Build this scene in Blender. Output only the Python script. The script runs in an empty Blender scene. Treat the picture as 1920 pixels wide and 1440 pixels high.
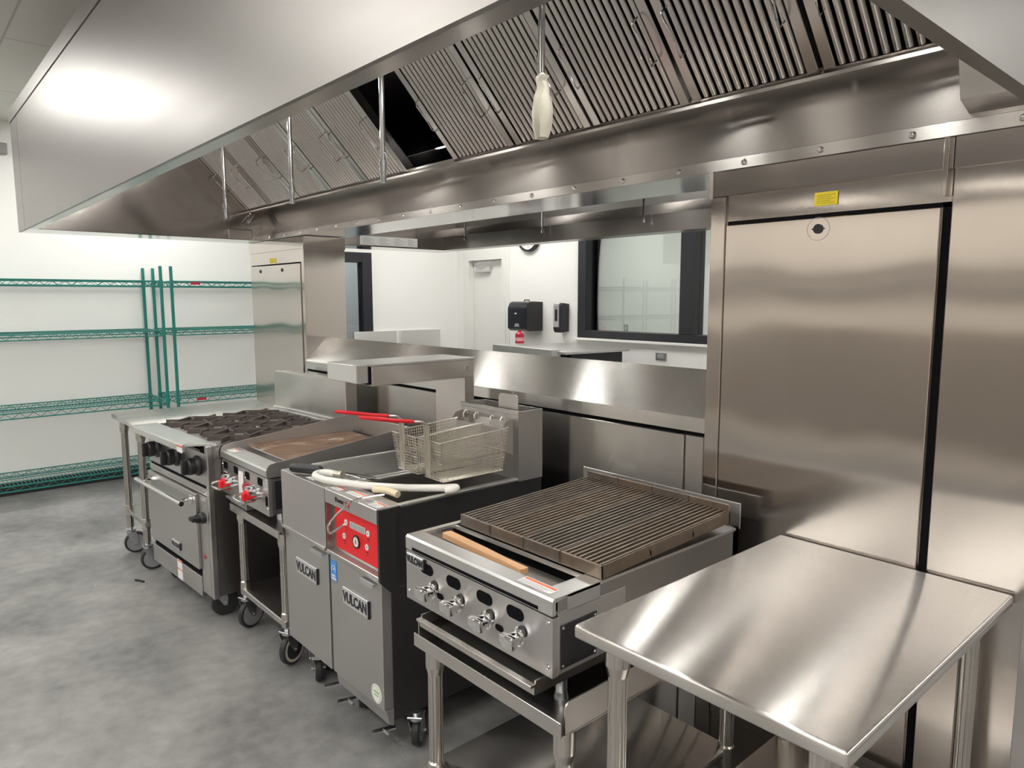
import bpy, bmesh, math, random
from mathutils import Matrix, Vector
random.seed(7)
PI = math.pi
SC = bpy.context.scene
COL = SC.collection

# ------------------------------------------------------------------ camera, world, exposure
cd = bpy.data.cameras.new('camera'); cam = bpy.data.objects.new('camera', cd); COL.objects.link(cam)
cd.sensor_width = 36.0; cd.lens = 1332.35 / 1920 * 36; cd.clip_start = 0.02; cd.clip_end = 60
cam.location = (0, 0, 1.63)
yaw, pitch, roll = math.radians(48.629), math.radians(-6.923), math.radians(-0.092)
fw = Vector((-math.sin(yaw) * math.cos(pitch), math.cos(yaw) * math.cos(pitch), math.sin(pitch)))
rt = Vector((math.cos(yaw), math.sin(yaw), 0)); up = rt.cross(fw)
r2 = rt * math.cos(roll) + up * math.sin(roll); u2 = up * math.cos(roll) - rt * math.sin(roll)
cam.matrix_world = Matrix(((r2.x, u2.x, -fw.x, 0), (r2.y, u2.y, -fw.y, 0), (r2.z, u2.z, -fw.z, 1.63), (0, 0, 0, 1)))
SC.camera = cam
W = bpy.data.worlds.new('world'); SC.world = W; W.use_nodes = True
W.node_tree.nodes['Background'].inputs[0].default_value = (0.55, 0.65, 0.8, 1)
W.node_tree.nodes['Background'].inputs[1].default_value = 0.15
SC.view_settings.view_transform = 'Standard'; SC.view_settings.look = 'None'
SC.view_settings.exposure = 0.38; SC.view_settings.gamma = 1.0; SC.view_settings.use_curve_mapping = False
LAMP = 11.5          # strength of the ceiling light panels
LIGHTS = [(-5.75, -0.2), (-3.2, -0.9), (-0.8, -0.9), (1.6, -0.9)] + [(x, -2.6) for x in (-5.65, -3.25, -0.85, 1.6)] + [(x, 4.4) for x in (-5.7, -3.3, -0.9, 1.5)] + [(-6.15, 1.75), (1.6, 1.8)]  # the panel over the left aisle is added to brighten the shelf wall

# ------------------------------------------------------------------ materials
def nmat(name):
    m = bpy.data.materials.new(name); m.use_nodes = True
    return m, m.node_tree, m.node_tree.nodes['Principled BSDF']
def N(t, kind, **kw):
    n = t.nodes.new(kind)
    for k, v in kw.items():
        if k in n.inputs.keys(): n.inputs[k].default_value = v
        else: setattr(n, k, v)
    return n
def plain(name, col, rough=0.5, metal=0.0, var=0.06, scale=30.0, coat=0.0, spec=0.5):
    m, t, b = nmat(name)
    b.inputs['Roughness'].default_value = rough; b.inputs['Metallic'].default_value = metal
    b.inputs['Coat Weight'].default_value = coat; b.inputs['Specular IOR Level'].default_value = spec
    tc = N(t, 'ShaderNodeTexCoord'); no = N(t, 'ShaderNodeTexNoise', Scale=scale, Detail=4.0)
    t.links.new(tc.outputs['Object'], no.inputs['Vector'])
    mx = N(t, 'ShaderNodeMix', data_type='RGBA')
    mx.inputs['A'].default_value = tuple(c * (1 - var) for c in col) + (1,)
    mx.inputs['B'].default_value = tuple(min(1, c * (1 + var)) for c in col) + (1,)
    t.links.new(no.outputs['Fac'], mx.inputs['Factor']); t.links.new(mx.outputs['Result'], b.inputs['Base Color'])
    return m
def steel(name, grain, rough=0.27, col=(0.60, 0.575, 0.55), aniso=0.75, wob=0.0, wscale=2.0):
    """brushed stainless steel; grain = direction of the brush marks"""
    m, t, b = nmat(name)
    b.inputs['Metallic'].default_value = 1.0; b.inputs['Anisotropic'].default_value = aniso
    b.inputs['Anisotropic Rotation'].default_value = 0.25
    g = Vector(grain).normalized()
    cx = N(t, 'ShaderNodeCombineXYZ'); cx.inputs[0].default_value = g.x; cx.inputs[1].default_value = g.y; cx.inputs[2].default_value = g.z
    t.links.new(cx.outputs[0], b.inputs['Tangent'])
    tc = N(t, 'ShaderNodeTexCoord'); mp = N(t, 'ShaderNodeMapping')
    mp.inputs['Scale'].default_value = tuple(0.8 if abs(c) > 0.7 else 22 for c in g)
    t.links.new(tc.outputs['Object'], mp.inputs['Vector'])
    no = N(t, 'ShaderNodeTexNoise', Scale=1.0, Detail=3.0); t.links.new(mp.outputs[0], no.inputs['Vector'])
    mr = N(t, 'ShaderNodeMapRange'); mr.inputs['To Min'].default_value = rough * 0.92; mr.inputs['To Max'].default_value = rough * 1.08
    t.links.new(no.outputs['Fac'], mr.inputs['Value']); t.links.new(mr.outputs['Result'], b.inputs['Roughness'])
    mx = N(t, 'ShaderNodeMix', data_type='RGBA')
    mx.inputs['A'].default_value = tuple(c * 0.985 for c in col) + (1,); mx.inputs['B'].default_value = tuple(c * 1.015 for c in col) + (1,)
    t.links.new(no.outputs['Fac'], mx.inputs['Factor']); t.links.new(mx.outputs['Result'], b.inputs['Base Color'])
    if wob:
        n2 = N(t, 'ShaderNodeTexNoise', Scale=wscale, Detail=1.0); t.links.new(tc.outputs['Object'], n2.inputs['Vector'])
        bp = N(t, 'ShaderNodeBump', Strength=1.0, Distance=wob); t.links.new(n2.outputs['Fac'], bp.inputs['Height'])
        t.links.new(bp.outputs[0], b.inputs['Normal'])
    return m
def emis(name, col, s):
    m, t, b = nmat(name)
    b.inputs['Base Color'].default_value = (0.9, 0.9, 0.9, 1)
    b.inputs['Emission Color'].default_value = tuple(col) + (1,); b.inputs['Emission Strength'].default_value = s
    return m
GX, GZ, GY = (1, .03, .02), (.03, .02, 1), (.02, 1, .03)
S_X = steel('steel_brushed_along', GX, 0.24, aniso=0.95)       # grain along the line
S_XP = steel('steel_brushed_sheet', GX, 0.24, (.60, .58, .56), aniso=1.0, wob=0.002, wscale=1.6)
S_CAP = steel('cap_steel', GX, 0.23, (.70, .685, .665), aniso=1.0)
S_Z = steel('steel_brushed_upright', GZ, 0.16, (0.60, 0.56, 0.525), aniso=1.0, wob=0.006, wscale=2.2)
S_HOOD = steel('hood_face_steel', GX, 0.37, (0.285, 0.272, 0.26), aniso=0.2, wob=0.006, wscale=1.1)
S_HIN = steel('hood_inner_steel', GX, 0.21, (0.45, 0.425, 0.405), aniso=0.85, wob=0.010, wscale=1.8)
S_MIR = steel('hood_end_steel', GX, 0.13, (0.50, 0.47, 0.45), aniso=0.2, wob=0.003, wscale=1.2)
S_TOP = steel('worktop_steel', GX, 0.25, (0.68, 0.655, 0.63), aniso=1.0)
S_LEG = steel('tube_steel', GZ, 0.20, (0.64, 0.61, 0.57), aniso=0.2)
S_DARK = steel('dark_appliance_steel', GX, 0.33, (0.42, 0.405, 0.395), aniso=0.7)
S_FRONT = steel('appliance_front_steel', GX, 0.34, (0.56, 0.545, 0.535), aniso=0.8)
S_LEDGE = steel('landing_ledge_steel', GX, 0.34, (0.70, 0.70, 0.69), aniso=0.6)
S_FILT = steel('filter_steel', GY, 0.20, (0.62, 0.58, 0.55), aniso=0.3)
S_SOFT = plain('matt_steel', (.62, .61, .60), .45, .9, .03)
CHROME = plain('chrome', (0.80, 0.80, 0.80), 0.10, 1.0, 0.02)
ZINC = plain('zinc_plate', (0.62, 0.64, 0.66), 0.3, 1.0, 0.05)
WIRE = plain('nickel_wire', (0.74, 0.70, 0.62), 0.30, 1.0, 0.06)
BLACK = plain('black_plastic', (0.018, 0.018, 0.020), 0.42, 0, 0.1)
BLACKM = plain('black_painted_steel', (0.030, 0.029, 0.030), 0.33, 0, 0.15, 12)
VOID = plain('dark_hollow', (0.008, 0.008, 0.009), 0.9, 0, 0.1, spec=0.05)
RUBBER = plain('black_rubber', (0.028, 0.028, 0.030), 0.55, 0, 0.15)
HUB = plain('grey_wheel_disc', (0.30, 0.30, 0.31), 0.45, 0, 0.1)
CREAMW = plain('cream_wheel_ring', (0.62, 0.57, 0.47), 0.5, 0, 0.08)
IRON = plain('cast_iron', (0.105, 0.085, 0.080), 0.55, 0.3, 0.25, 60)
GRATEM = plain('seasoned_grate_iron', (0.185, 0.155, 0.13), 0.38, 0.65, 0.3, 25)
GRATEB = plain('browned_grate_iron', (0.215, 0.168, 0.128), 0.38, 0.65, 0.3, 25)
GREEN = plain('green_epoxy', (0.012, 0.19, 0.16), 0.38, 0, 0.1, 40)
RED = plain('red_vinyl', (0.78, 0.02, 0.03), 0.35, 0, 0.05)
REDP = plain('red_panel', (0.80, 0.012, 0.018), 0.45, 0, 0.03)
WHITE = plain('white_paint', (0.86, 0.855, 0.83), 0.55, 0, 0.012, 3)
WALLM = plain('white_wall', (0.86, 0.857, 0.835), 0.5, 0, 0.012, 2)
DOORM = plain('white_door_paint', (0.80, 0.80, 0.77), 0.45, 0, 0.012, 3)
WARMW = plain('beige_far_wall', (0.68, 0.625, 0.565), 0.6, 0, 0.05, 1)
PLASTW = plain('white_plastic', (0.80, 0.79, 0.74), 0.4, 0, 0.03)
BAGM = plain('cream_bag', (0.74, 0.70, 0.58), 0.45, 0, 0.12, 40)
PAPER = plain('white_sticker', (0.84, 0.83, 0.81), 0.5, 0, 0.02)
ORANGE = plain('orange_print', (0.75, 0.16, 0.05), 0.5, 0, 0.05)
GREYP = plain('grey_print', (0.30, 0.30, 0.30), 0.5, 0, 0.05)
YELLOW = plain('yellow_sticker', (0.86, 0.70, 0.03), 0.5, 0, 0.03)
BLUE = plain('blue_sticker', (0.06, 0.28, 0.72), 0.45, 0, 0.05)
WOOD = plain('pale_wood', (0.62, 0.36, 0.19), 0.5, 0, 0.2, 14)
CREAMH = plain('cream_handle', (0.76, 0.66, 0.45), 0.4, 0, 0.05)
FRAMEB = plain('black_window_frame', (0.022, 0.022, 0.027), 0.35, 0, 0.1)
BASEM = plain('dark_base', (0.022, 0.023, 0.026), 0.5, 0, 0.15)
GREYT = plain('grey_trim', (0.30, 0.29, 0.28), 0.5, 0, 0.08)
DUSK = plain('dark_blue_beyond', (0.045, 0.06, 0.09), 0.4, 0, 0.5, 1.5)
LAMPM = emis('light_diffuser', (1.0, 0.98, 0.94), LAMP)
HLAMP = emis('hood_light_lens', (1.0, 0.98, 0.93), 60.0)
DISP = plain('display_segments', (0.55, 0.58, 0.55), 0.3, 0, 0.05)
SILVER = plain('silver_plate', (0.66, 0.66, 0.66), 0.35, 0.6, 0.05)
CRIM = plain('crimson_plastic', (0.45, 0.015, 0.04), 0.35, 0, 0.08)

def glass_mat(name, tint=(1, 1, 1), rough=0.0):
    m, t, b = nmat(name); t.nodes.remove(b)
    o = t.nodes['Material Output']
    g = N(t, 'ShaderNodeBsdfGlossy', Roughness=rough); tr = N(t, 'ShaderNodeBsdfTransparent'); tr.inputs[0].default_value = tint + (1,)
    fr = N(t, 'ShaderNodeFresnel', IOR=1.5); mx = N(t, 'ShaderNodeMixShader')
    t.links.new(fr.outputs[0], mx.inputs[0]); t.links.new(tr.outputs[0], mx.inputs[1]); t.links.new(g.outputs[0], mx.inputs[2])
    t.links.new(mx.outputs[0], o.inputs[0]); return m
GLASS = glass_mat('window_glass', (0.93, 0.97, 0.95))
LABELC = glass_mat('clear_label', (0.9, 0.9, 0.9), 0.3)

def floor_mat():
    m, t, b = nmat('grey_floor_coating')
    tc = N(t, 'ShaderNodeTexCoord')
    n1 = N(t, 'ShaderNodeTexNoise', Scale=1.6, Detail=6.0, Roughness=0.6); n2 = N(t, 'ShaderNodeTexNoise', Scale=14.0, Detail=5.0)
    n3 = N(t, 'ShaderNodeTexNoise', Scale=220.0, Detail=2.0)
    for n in (n1, n2, n3): t.links.new(tc.outputs['Object'], n.inputs['Vector'])
    a = N(t, 'ShaderNodeMath', operation='MULTIPLY_ADD'); a.inputs[1].default_value = 0.35
    t.links.new(n2.outputs['Fac'], a.inputs[0]); t.links.new(n1.outputs['Fac'], a.inputs[2])
    cr = N(t, 'ShaderNodeValToRGB'); e = cr.color_ramp.elements
    e[0].position = 0.48; e[0].color = (0.125, 0.124, 0.124, 1); e[1].position = 0.86; e[1].color = (0.32, 0.315, 0.305, 1)
    t.links.new(a.outputs[0], cr.inputs[0])
    vo = N(t, 'ShaderNodeTexVoronoi', Scale=3.2); t.links.new(tc.outputs['Object'], vo.inputs['Vector'])
    lt = N(t, 'ShaderNodeMath', operation='LESS_THAN'); lt.inputs[1].default_value = 0.022; t.links.new(vo.outputs['Distance'], lt.inputs[0])
    mx = N(t, 'ShaderNodeMix', data_type='RGBA'); mx.inputs['B'].default_value = (0.6, 0.6, 0.58, 1)
    t.links.new(lt.outputs[0], mx.inputs['Factor']); t.links.new(cr.outputs[0], mx.inputs['A']); t.links.new(mx.outputs['Result'], b.inputs['Base Color'])
    mr = N(t, 'ShaderNodeMapRange'); mr.inputs['To Min'].default_value = 0.34; mr.inputs['To Max'].default_value = 0.58
    t.links.new(n1.outputs['Fac'], mr.inputs['Value']); t.links.new(mr.outputs['Result'], b.inputs['Roughness'])
    bp = N(t, 'ShaderNodeBump', Strength=0.25, Distance=0.004); t.links.new(n3.outputs['Fac'], bp.inputs['Height']); t.links.new(bp.outputs[0], b.inputs['Normal'])
    return m
FLOORM = floor_mat()
def tile_mat():
    m, t, b = nmat('ceiling_tiles'); b.inputs['Roughness'].default_value = 0.8
    tc = N(t, 'ShaderNodeTexCoord'); br = N(t, 'ShaderNodeTexBrick', offset=0.0)
    for k, v in (('Scale', 1.0), ('Mortar Size', 0.006), ('Brick Width', 1.22), ('Row Height', 0.61), ('Color1', (0.74, 0.725, 0.68, 1)), ('Color2', (0.72, 0.705, 0.66, 1)), ('Mortar', (0.5, 0.48, 0.44, 1))):
        br.inputs[k].default_value = v
    t.links.new(tc.outputs['Object'], br.inputs['Vector']); t.links.new(br.outputs['Color'], b.inputs['Base Color'])
    return m
TILEM = tile_mat()
def rust_mat():
    m, t, b = nmat('seasoned_griddle_plate'); b.inputs['Metallic'].default_value = 0.45; b.inputs['Roughness'].default_value = 0.5
    tc = N(t, 'ShaderNodeTexCoord'); mp = N(t, 'ShaderNodeMapping'); mp.inputs['Scale'].default_value = (1.0, 0.45, 1); mp.inputs['Rotation'].default_value = (0, 0, 0.5)
    t.links.new(tc.outputs['Object'], mp.inputs[0])
    n1 = N(t, 'ShaderNodeTexNoise', Scale=7.0, Detail=8.0, Roughness=0.65, Distortion=1.2); t.links.new(mp.outputs[0], n1.inputs['Vector'])
    cr = N(t, 'ShaderNodeValToRGB'); e = cr.color_ramp.elements
    e[0].position = 0.32; e[0].color = (0.075, 0.040, 0.025, 1); e[1].position = 0.54; e[1].color = (0.24, 0.145, 0.09, 1)
    x = e.new(0.60); x.color = (0.34, 0.23, 0.16, 1); x = e.new(0.64); x.color = (0.62, 0.55, 0.48, 1)
    t.links.new(n1.outputs['Fac'], cr.inputs[0]); t.links.new(cr.outputs[0], b.inputs['Base Color'])
    return m
RUST = rust_mat()

# ------------------------------------------------------------------ mesh builder
class MB:
    def __init__(s): s.bm = bmesh.new()
    def _merge(s, b, mat=None):
        if mat is not None: b.transform(mat)
        me = bpy.data.meshes.new('t'); b.to_mesh(me); b.free(); s.bm.from_mesh(me); bpy.data.meshes.remove(me)
    def box(s, x0, y0, z0, x1, y1, z1, bev=0, seg=1, M=None):
        b = bmesh.new(); bmesh.ops.create_cube(b, size=1)
        for v in b.verts: v.co = Vector((x0 + (v.co.x + .5) * (x1 - x0), y0 + (v.co.y + .5) * (y1 - y0), z0 + (v.co.z + .5) * (z1 - z0)))
        if bev: bmesh.ops.bevel(b, geom=b.edges[:], offset=bev, segments=seg, affect='EDGES', profile=0.5)
        s._merge(b, M); return s
    def cyl(s, p, q, r, n=16, r2=None, cap=True):
        p, q = Vector(p), Vector(q); d = q - p; b = bmesh.new()
        bmesh.ops.create_cone(b, cap_ends=cap, segments=n, radius1=r, radius2=r if r2 is None else r2, depth=d.length)
        s._merge(b, Matrix.Translation((p + q) / 2) @ d.to_track_quat('Z', 'Y').to_matrix().to_4x4()); return s
    def tube(s, pts, r, n=6, closed=False, cap=True):
        P = [Vector(p) for p in pts]; k = len(P); bm = s.bm; rings = []
        rad = r if isinstance(r, (list, tuple)) else [r] * k
        T = []
        for i in range(k):
            a = P[(i - 1) % k] if (closed or i > 0) else P[i]; c = P[(i + 1) % k] if (closed or i < k - 1) else P[i]
            d = (c - a); T.append(d.normalized() if d.length > 1e-9 else Vector((0, 0, 1)))
        u = T[0].orthogonal().normalized()
        for i in range(k):
            u = (u - T[i] * u.dot(T[i])); u = u.normalized() if u.length > 1e-6 else T[i].orthogonal().normalized()
            w = T[i].cross(u)
            rings.append([bm.verts.new(P[i] + (u * math.cos(2 * PI * j / n) + w * math.sin(2 * PI * j / n)) * rad[i]) for j in range(n)])
        for i in range(k if closed else k - 1):
            A, B = rings[i], rings[(i + 1) % k]
            for j in range(n): bm.faces.new((A[j], A[(j + 1) % n], B[(j + 1) % n], B[j]))
        if cap and not closed: bm.faces.new(rings[0][::-1]); bm.faces.new(rings[-1])
        return s
    def bar(s, p, q, w, h):
        """rectangular bar from p to q; w sideways, h upward"""
        p, q = Vector(p), Vector(q); d = (q - p); L = d.length; d.normalize()
        side = Vector((0, 0, 1)).cross(d); side = side.normalized() if side.length > 1e-6 else Vector((1, 0, 0)); upv = d.cross(side)
        M = Matrix(((side.x, d.x, upv.x, p.x), (side.y, d.y, upv.y, p.y), (side.z, d.z, upv.z, p.z), (0, 0, 0, 1)))
        s.box(-w / 2, 0, -h / 2, w / 2, L, h / 2, M=M); return s
    def prism(s, poly, axis, a, b):
        """polygon (2D) swept along axis from a to b. axis x: (y,z); y: (x,z); z: (x,y)"""
        f = {'x': lambda u, v, t: (t, u, v), 'y': lambda u, v, t: (u, t, v), 'z': lambda u, v, t: (u, v, t)}[axis]
        bm = s.bm; A = [bm.verts.new(f(u, v, a)) for u, v in poly]; B = [bm.verts.new(f(u, v, b)) for u, v in poly]; k = len(poly)
        fs = [bm.faces.new(A), bm.faces.new(B)] + [bm.faces.new((A[i], A[(i + 1) % k], B[(i + 1) % k], B[i])) for i in range(k)]
        bmesh.ops.recalc_face_normals(bm, faces=fs); return s
    def face(s, pts): s.bm.faces.new([s.bm.verts.new(p) for p in pts]); return s
    def lathe(s, prof, M=None, n=24):
        """profile (r,z) turned about local Z"""
        b = bmesh.new(); rings = []
        for r, z in prof:
            rings.append([b.verts.new((r * math.cos(2 * PI * j / n), r * math.sin(2 * PI * j / n), z)) for j in range(n)] if r > 1e-6 else [b.verts.new((0, 0, z))])
        for A, B in zip(rings, rings[1:]):
            for j in range(n):
                if len(A) == 1 and len(B) == 1: continue
                if len(A) == 1: b.faces.new((A[0], B[j], B[(j + 1) % n]))
                elif len(B) == 1: b.faces.new((A[j], A[(j + 1) % n], B[0]))
                else: b.faces.new((A[j], A[(j + 1) % n], B[(j + 1) % n], B[j]))
        bmesh.ops.recalc_face_normals(b, faces=b.faces[:])
        s._merge(b, M); return s
    def text(s, body, size, M, ext=0.0006, bold=0.0, sx=1.0):
        c = bpy.data.curves.new('t', 'FONT'); c.body = body; c.size = size; c.extrude = ext; c.offset = bold; c.resolution_u = 3
        c.align_x = 'CENTER'; c.align_y = 'CENTER'
        o = bpy.data.objects.new('t', c); COL.objects.link(o)
        me = o.to_mesh(); b = bmesh.new(); b.from_mesh(me); o.to_mesh_clear()
        bpy.data.objects.remove(o); bpy.data.curves.remove(c)
        s._merge(b, M @ Matrix.Diagonal((sx, 1, 1, 1))); return s
    def mirror_y(s): return s
def FRONT(x, y, z, tilt=0):   # text frame facing -Y
    return Matrix.Translation((x, y, z)) @ Matrix.Rotation(PI / 2, 4, 'X')
def AIM(p, d):                # local Z along d
    return Matrix.Translation(p) @ Vector(d).to_track_quat('Z', 'Y').to_matrix().to_4x4()

ORIG = {}
def part(name, mb, mat, parent=None, label=None, world=True, smooth=True, kind=None):
    if parent is not None and world: mb.bm.transform(ORIG[parent.name].inverted())
    me = bpy.data.meshes.new(name); mb.bm.to_mesh(me); mb.bm.free()
    if smooth:
        me.polygons.foreach_set('use_smooth', [True] * len(me.polygons)); me.set_sharp_from_angle(angle=math.radians(32))
    me.materials.append(mat)
    o = bpy.data.objects.new(name, me); COL.objects.link(o)
    if parent is not None: o.parent = parent; ORIG[o.name] = ORIG[parent.name]
    if label: o['label'] = label
    if kind: o['kind'] = kind
    return o
def thing(name, label, cat, loc=(0, 0, 0), rz=0.0, group=None):
    o = bpy.data.objects.new(name, None); COL.objects.link(o); o.empty_display_size = 0.05
    o.location = loc; o.rotation_euler = (0, 0, rz); o['label'] = label; o['category'] = cat
    if group: o['group'] = group
    ORIG[o.name] = Matrix.Translation(loc) @ Matrix.Rotation(rz, 4, 'Z'); return o
def solo(name, mb, mat, label, cat, group=None):
    o = part(name, mb, mat); o['label'] = label; o['category'] = cat
    if group: o['group'] = group
    ORIG[o.name] = Matrix.Identity(4); return o
def structure(name, mb, mat, parent=None, label=None):
    o = part(name, mb, mat, parent, label)
    if parent is None: o['kind'] = 'structure'; ORIG[o.name] = Matrix.Identity(4)
    return o
def dup(root, loc, rz=None, label=None, group=None):
    r = root.copy(); COL.objects.link(r); r.location = loc
    if rz is not None: r.rotation_euler = (0, 0, rz)
    if label: r['label'] = label
    if group: r['group'] = group
    for ch in list(root.children):
        c = ch.copy(); COL.objects.link(c); c.parent = r
        for g in list(ch.children):
            d = g.copy(); COL.objects.link(d); d.parent = c
    return r
def arc(c, r, a0, a1, n, plane='xz'):
    out = []
    for i in range(n + 1):
        a = math.radians(a0 + (a1 - a0) * i / n); u, v = r * math.cos(a), r * math.sin(a)
        out.append({'xz': (c[0] + u, c[1], c[2] + v), 'xy': (c[0] + u, c[1] + v, c[2]), 'yz': (c[0], c[1] + u, c[2] + v)}[plane])
    return out
def rrect(x0, z0, x1, z1, r, n=5):
    P = []
    for cx, cz, a in ((x1 - r, z1 - r, 0), (x0 + r, z1 - r, 90), (x0 + r, z0 + r, 180), (x1 - r, z0 + r, 270)):
        for i in range(n + 1):
            t = math.radians(a + 90 * i / n); P.append((cx + r * math.cos(t), cz + r * math.sin(t)))
    return P

# ------------------------------------------------------------------ the room
XL, YB, ZC = -7.1, 5.35, 3.04
structure('floor', MB().box(-9.2, -5.2, -0.1, 4.2, 9.0, 0), FLOORM)
structure('ceiling', MB().box(-9.2, -5.2, ZC, 4.2, 9.0, ZC + 0.1), TILEM)
w = MB().box(XL - .15, -3.4, 0, XL, 3.05, ZC).box(XL - .15, 4.15, 0, XL, YB, ZC).box(XL - .15, 3.05, 2.13, XL, 4.15, ZC)
structure('wall_left', w, WALLM)
w = MB().box(XL - .15, YB, 0, -6.90, YB + .15, ZC).box(-6.90, YB, 2.13, -6.17, YB + .15, ZC).box(-6.17, YB, 0, -5.03, YB + .15, ZC)
w.box(-5.03, YB, 0, -1.6, YB + .15, 1.225).box(-5.03, YB, 2.5, -1.6, YB + .15, ZC).box(-1.6, YB, 0, 4.0, YB + .15, ZC)
structure('wall_back', w, WALLM)
structure('wall_right', MB().box(4.0, -3.4, 0, 4.15, YB, ZC), WARMW)
structure('wall_front', MB().box(XL - .15, -3.55, 0, 4.15, -3.4, ZC), WARMW)
structure('added_reflection_panel', MB().box(-6, -3.4, .22, 4, -3.37, 1.30), plain('added_panel_brown', (.30, .265, .23), .5))  # made-up dark panel behind the camera, added to band the steel reflections
structure('added_reflection_strips', MB().box(-6, -3.4, 1.74, 4, -3.30, 1.77).box(-6, -3.4, 1.93, 4, -3.30, 1.96), GREYT)  # unseen strips, added only so the cabinet steel mirrors dark lines
structure('wall_far', MB().box(-9.2, 8.5, 0, 4.2, 8.65, ZC).box(-9.2, YB + .15, 0, -9.05, 8.5, ZC).box(1, YB + .15, 0, 1.15, 8.5, ZC), WALLM)
structure('wall_beyond', MB().box(-9.05, 2.0, 0, -8.9, YB, ZC).box(-9.0, 2.0, 0, XL - .15, 2.1, ZC), DUSK)
structure('baseboard_left', MB().box(XL, -3.4, 0, XL + .014, 3.05, 0.11), BASEM)
structure('baseboard_back', MB().box(-6.17, YB - .014, 0, 4, YB, 0.11), BASEM)
structure('trim_1', MB().box(XL, -3.4, 2.775, XL + .05, 0.85, 2.86, .004), GREYT)
# door in the far corner
d = structure('door_1', MB().box(-6.90, YB - .02, 0, -6.84, YB + .12, 2.13).box(-6.23, YB - .02, 0, -6.17, YB + .12, 2.13).box(-6.84, YB - .02, 2.07, -6.23, YB + .12, 2.13)
              .box(-6.96, YB - .012, 0, -6.90, YB, 2.13).box(-6.17, YB - .012, 0, -6.11, YB, 2.13).box(-6.96, YB - .012, 2.13, -6.11, YB, 2.19), DOORM)
part('door_leaf', MB().box(-6.835, YB + .06, 0.01, -6.235, YB + .105, 2.065), DOORM, d)
c = part('door_closer', MB().box(-6.76, YB + .0, 1.93, -6.50, YB + .055, 2.0, .008, 2), plain('closer_grey', (0.62, 0.62, 0.61), 0.4), d, 'light grey door closer')
part('closer_arm', MB().bar((-6.72, YB - .005, 2.015), (-6.58, YB - .06, 2.03), .02, .006).bar((-6.58, YB - .06, 2.03), (-6.45, YB - .01, 2.04), .02, .006), ZINC, c)
# black glazed door in the left wall
d = structure('door_2', MB().box(XL - .10, 4.03, 0, XL + .02, 4.15, 2.13, .004).box(XL - .10, 3.05, 0, XL + .02, 3.15, 2.13, .004).box(XL - .10, 3.15, 2.02, XL + .02, 4.03, 2.13, .004).box(XL - .10, 3.15, 0, XL + .02, 4.03, .2, .004), FRAMEB)
part('glass_pane', MB().box(XL - .045, 3.15, .2, XL - .035, 4.03, 2.02), GLASS, d)
structure('trim_2', MB().box(XL - 1.2, 4.32, 0, XL - .5, 4.6, ZC), plain('grey_post', (0.62, 0.64, 0.68), .5), None)
# window in the back wall
w = structure('window_1', MB().box(-5.03, YB - .03, 1.225, -4.92, YB + .13, 2.5, .004).box(-1.71, YB - .03, 1.225, -1.6, YB + .13, 2.5, .004)
              .box(-4.92, YB - .03, 1.225, -1.71, YB + .13, 1.30, .004).box(-4.92, YB - .03, 2.42, -1.71, YB + .13, 2.5, .004).box(-3.79, YB - .03, 1.30, -3.64, YB + .13, 2.42, .004), FRAMEB)
part('glass_pane', MB().box(-4.92, YB + .06, 1.30, -3.79, YB + .07, 2.42), GLASS, w)
part('glass_pane', MB().box(-3.64, YB + .06, 1.30, -1.71, YB + .07, 2.42), GLASS, w)
part('sill', MB().box(-5.07, YB - .035, 1.20, -1.56, YB, 1.225, .003), WHITE, w, 'white sill under the black frame')
# things on and by the back wall
t = thing('wall_clock', 'round white wall clock with a dark rim, above the paper towel dispenser', 'clock', (-5.77, YB, 2.30))
part('rim', MB().lathe([(0.150, 0), (0.172, 0), (0.172, .045), (0.155, .05), (0.150, .03)], AIM((-5.77, YB, 2.30), (0, -1, 0)), 40), BLACK, t)
part('face', MB().lathe([(0, 0.02), (0.151, 0.02), (0.151, 0.03), (0, 0.03)], AIM((-5.77, YB, 2.30), (0, -1, 0)), 40), PAPER, t)
for k in range(12):
    n = MB(); a = math.radians(90 - 30 * (k + 1)); n.text(str(k + 1), .032, FRONT(-5.77 + .122 * math.cos(a), YB - .031, 2.30 + .122 * math.sin(a)))
    part('numeral', n, BLACK, t)
part('hand', MB().bar((-5.77, YB - .034, 2.30), (-5.71, YB - .034, 2.36), .003, .008), BLACK, t)
part('hand', MB().bar((-5.77, YB - .036, 2.30), (-5.83, YB - .036, 2.39), .003, .006), BLACK, t)
t = thing('paper_towel_dispenser', 'glossy black paper towel dispenser with rounded top on the white back wall', 'dispenser', (-5.72, YB, 1.27))
prof = [(YB, 1.275), (YB - .20, 1.275), (YB - .235, 1.30), (YB - .235, 1.48)] + [(YB - .155 + .08 * math.cos(math.radians(a)), 1.50 + .09 * math.sin(math.radians(a))) for a in range(180, 89, -15)] + [(YB, 1.585)]
part('cover', MB().prism(prof, 'x', -5.875, -5.58), plain('gloss_black', (0.02, 0.022, 0.028), 0.22), t)
part('side_cap', MB().prism([(y * .985 + YB * .015, z) for y, z in prof], 'x', -5.578, -5.57), BLACK, t)
part('window_slot', MB().box(-5.76, YB - .239, 1.455, -5.73, YB - .233, 1.468), PAPER, t, 'small white indicator')
part('sensor_panel', MB().prism([(-5.765, 1.32), (-5.685, 1.32), (-5.70, 1.355), (-5.75, 1.355)], 'y', YB - .240, YB - .233), GREYP, t)
part('hook', MB().tube([(-5.76, YB - .1, 1.585), (-5.75, YB - .1, 1.605), (-5.68, YB - .1, 1.605), (-5.67, YB - .1, 1.585)], .006), BLACK, t)
t = thing('soap_dispenser', 'slim black soap dispenser with a silver front, right of the towel dispenser', 'dispenser', (-5.22, YB, 1.27))
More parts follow.
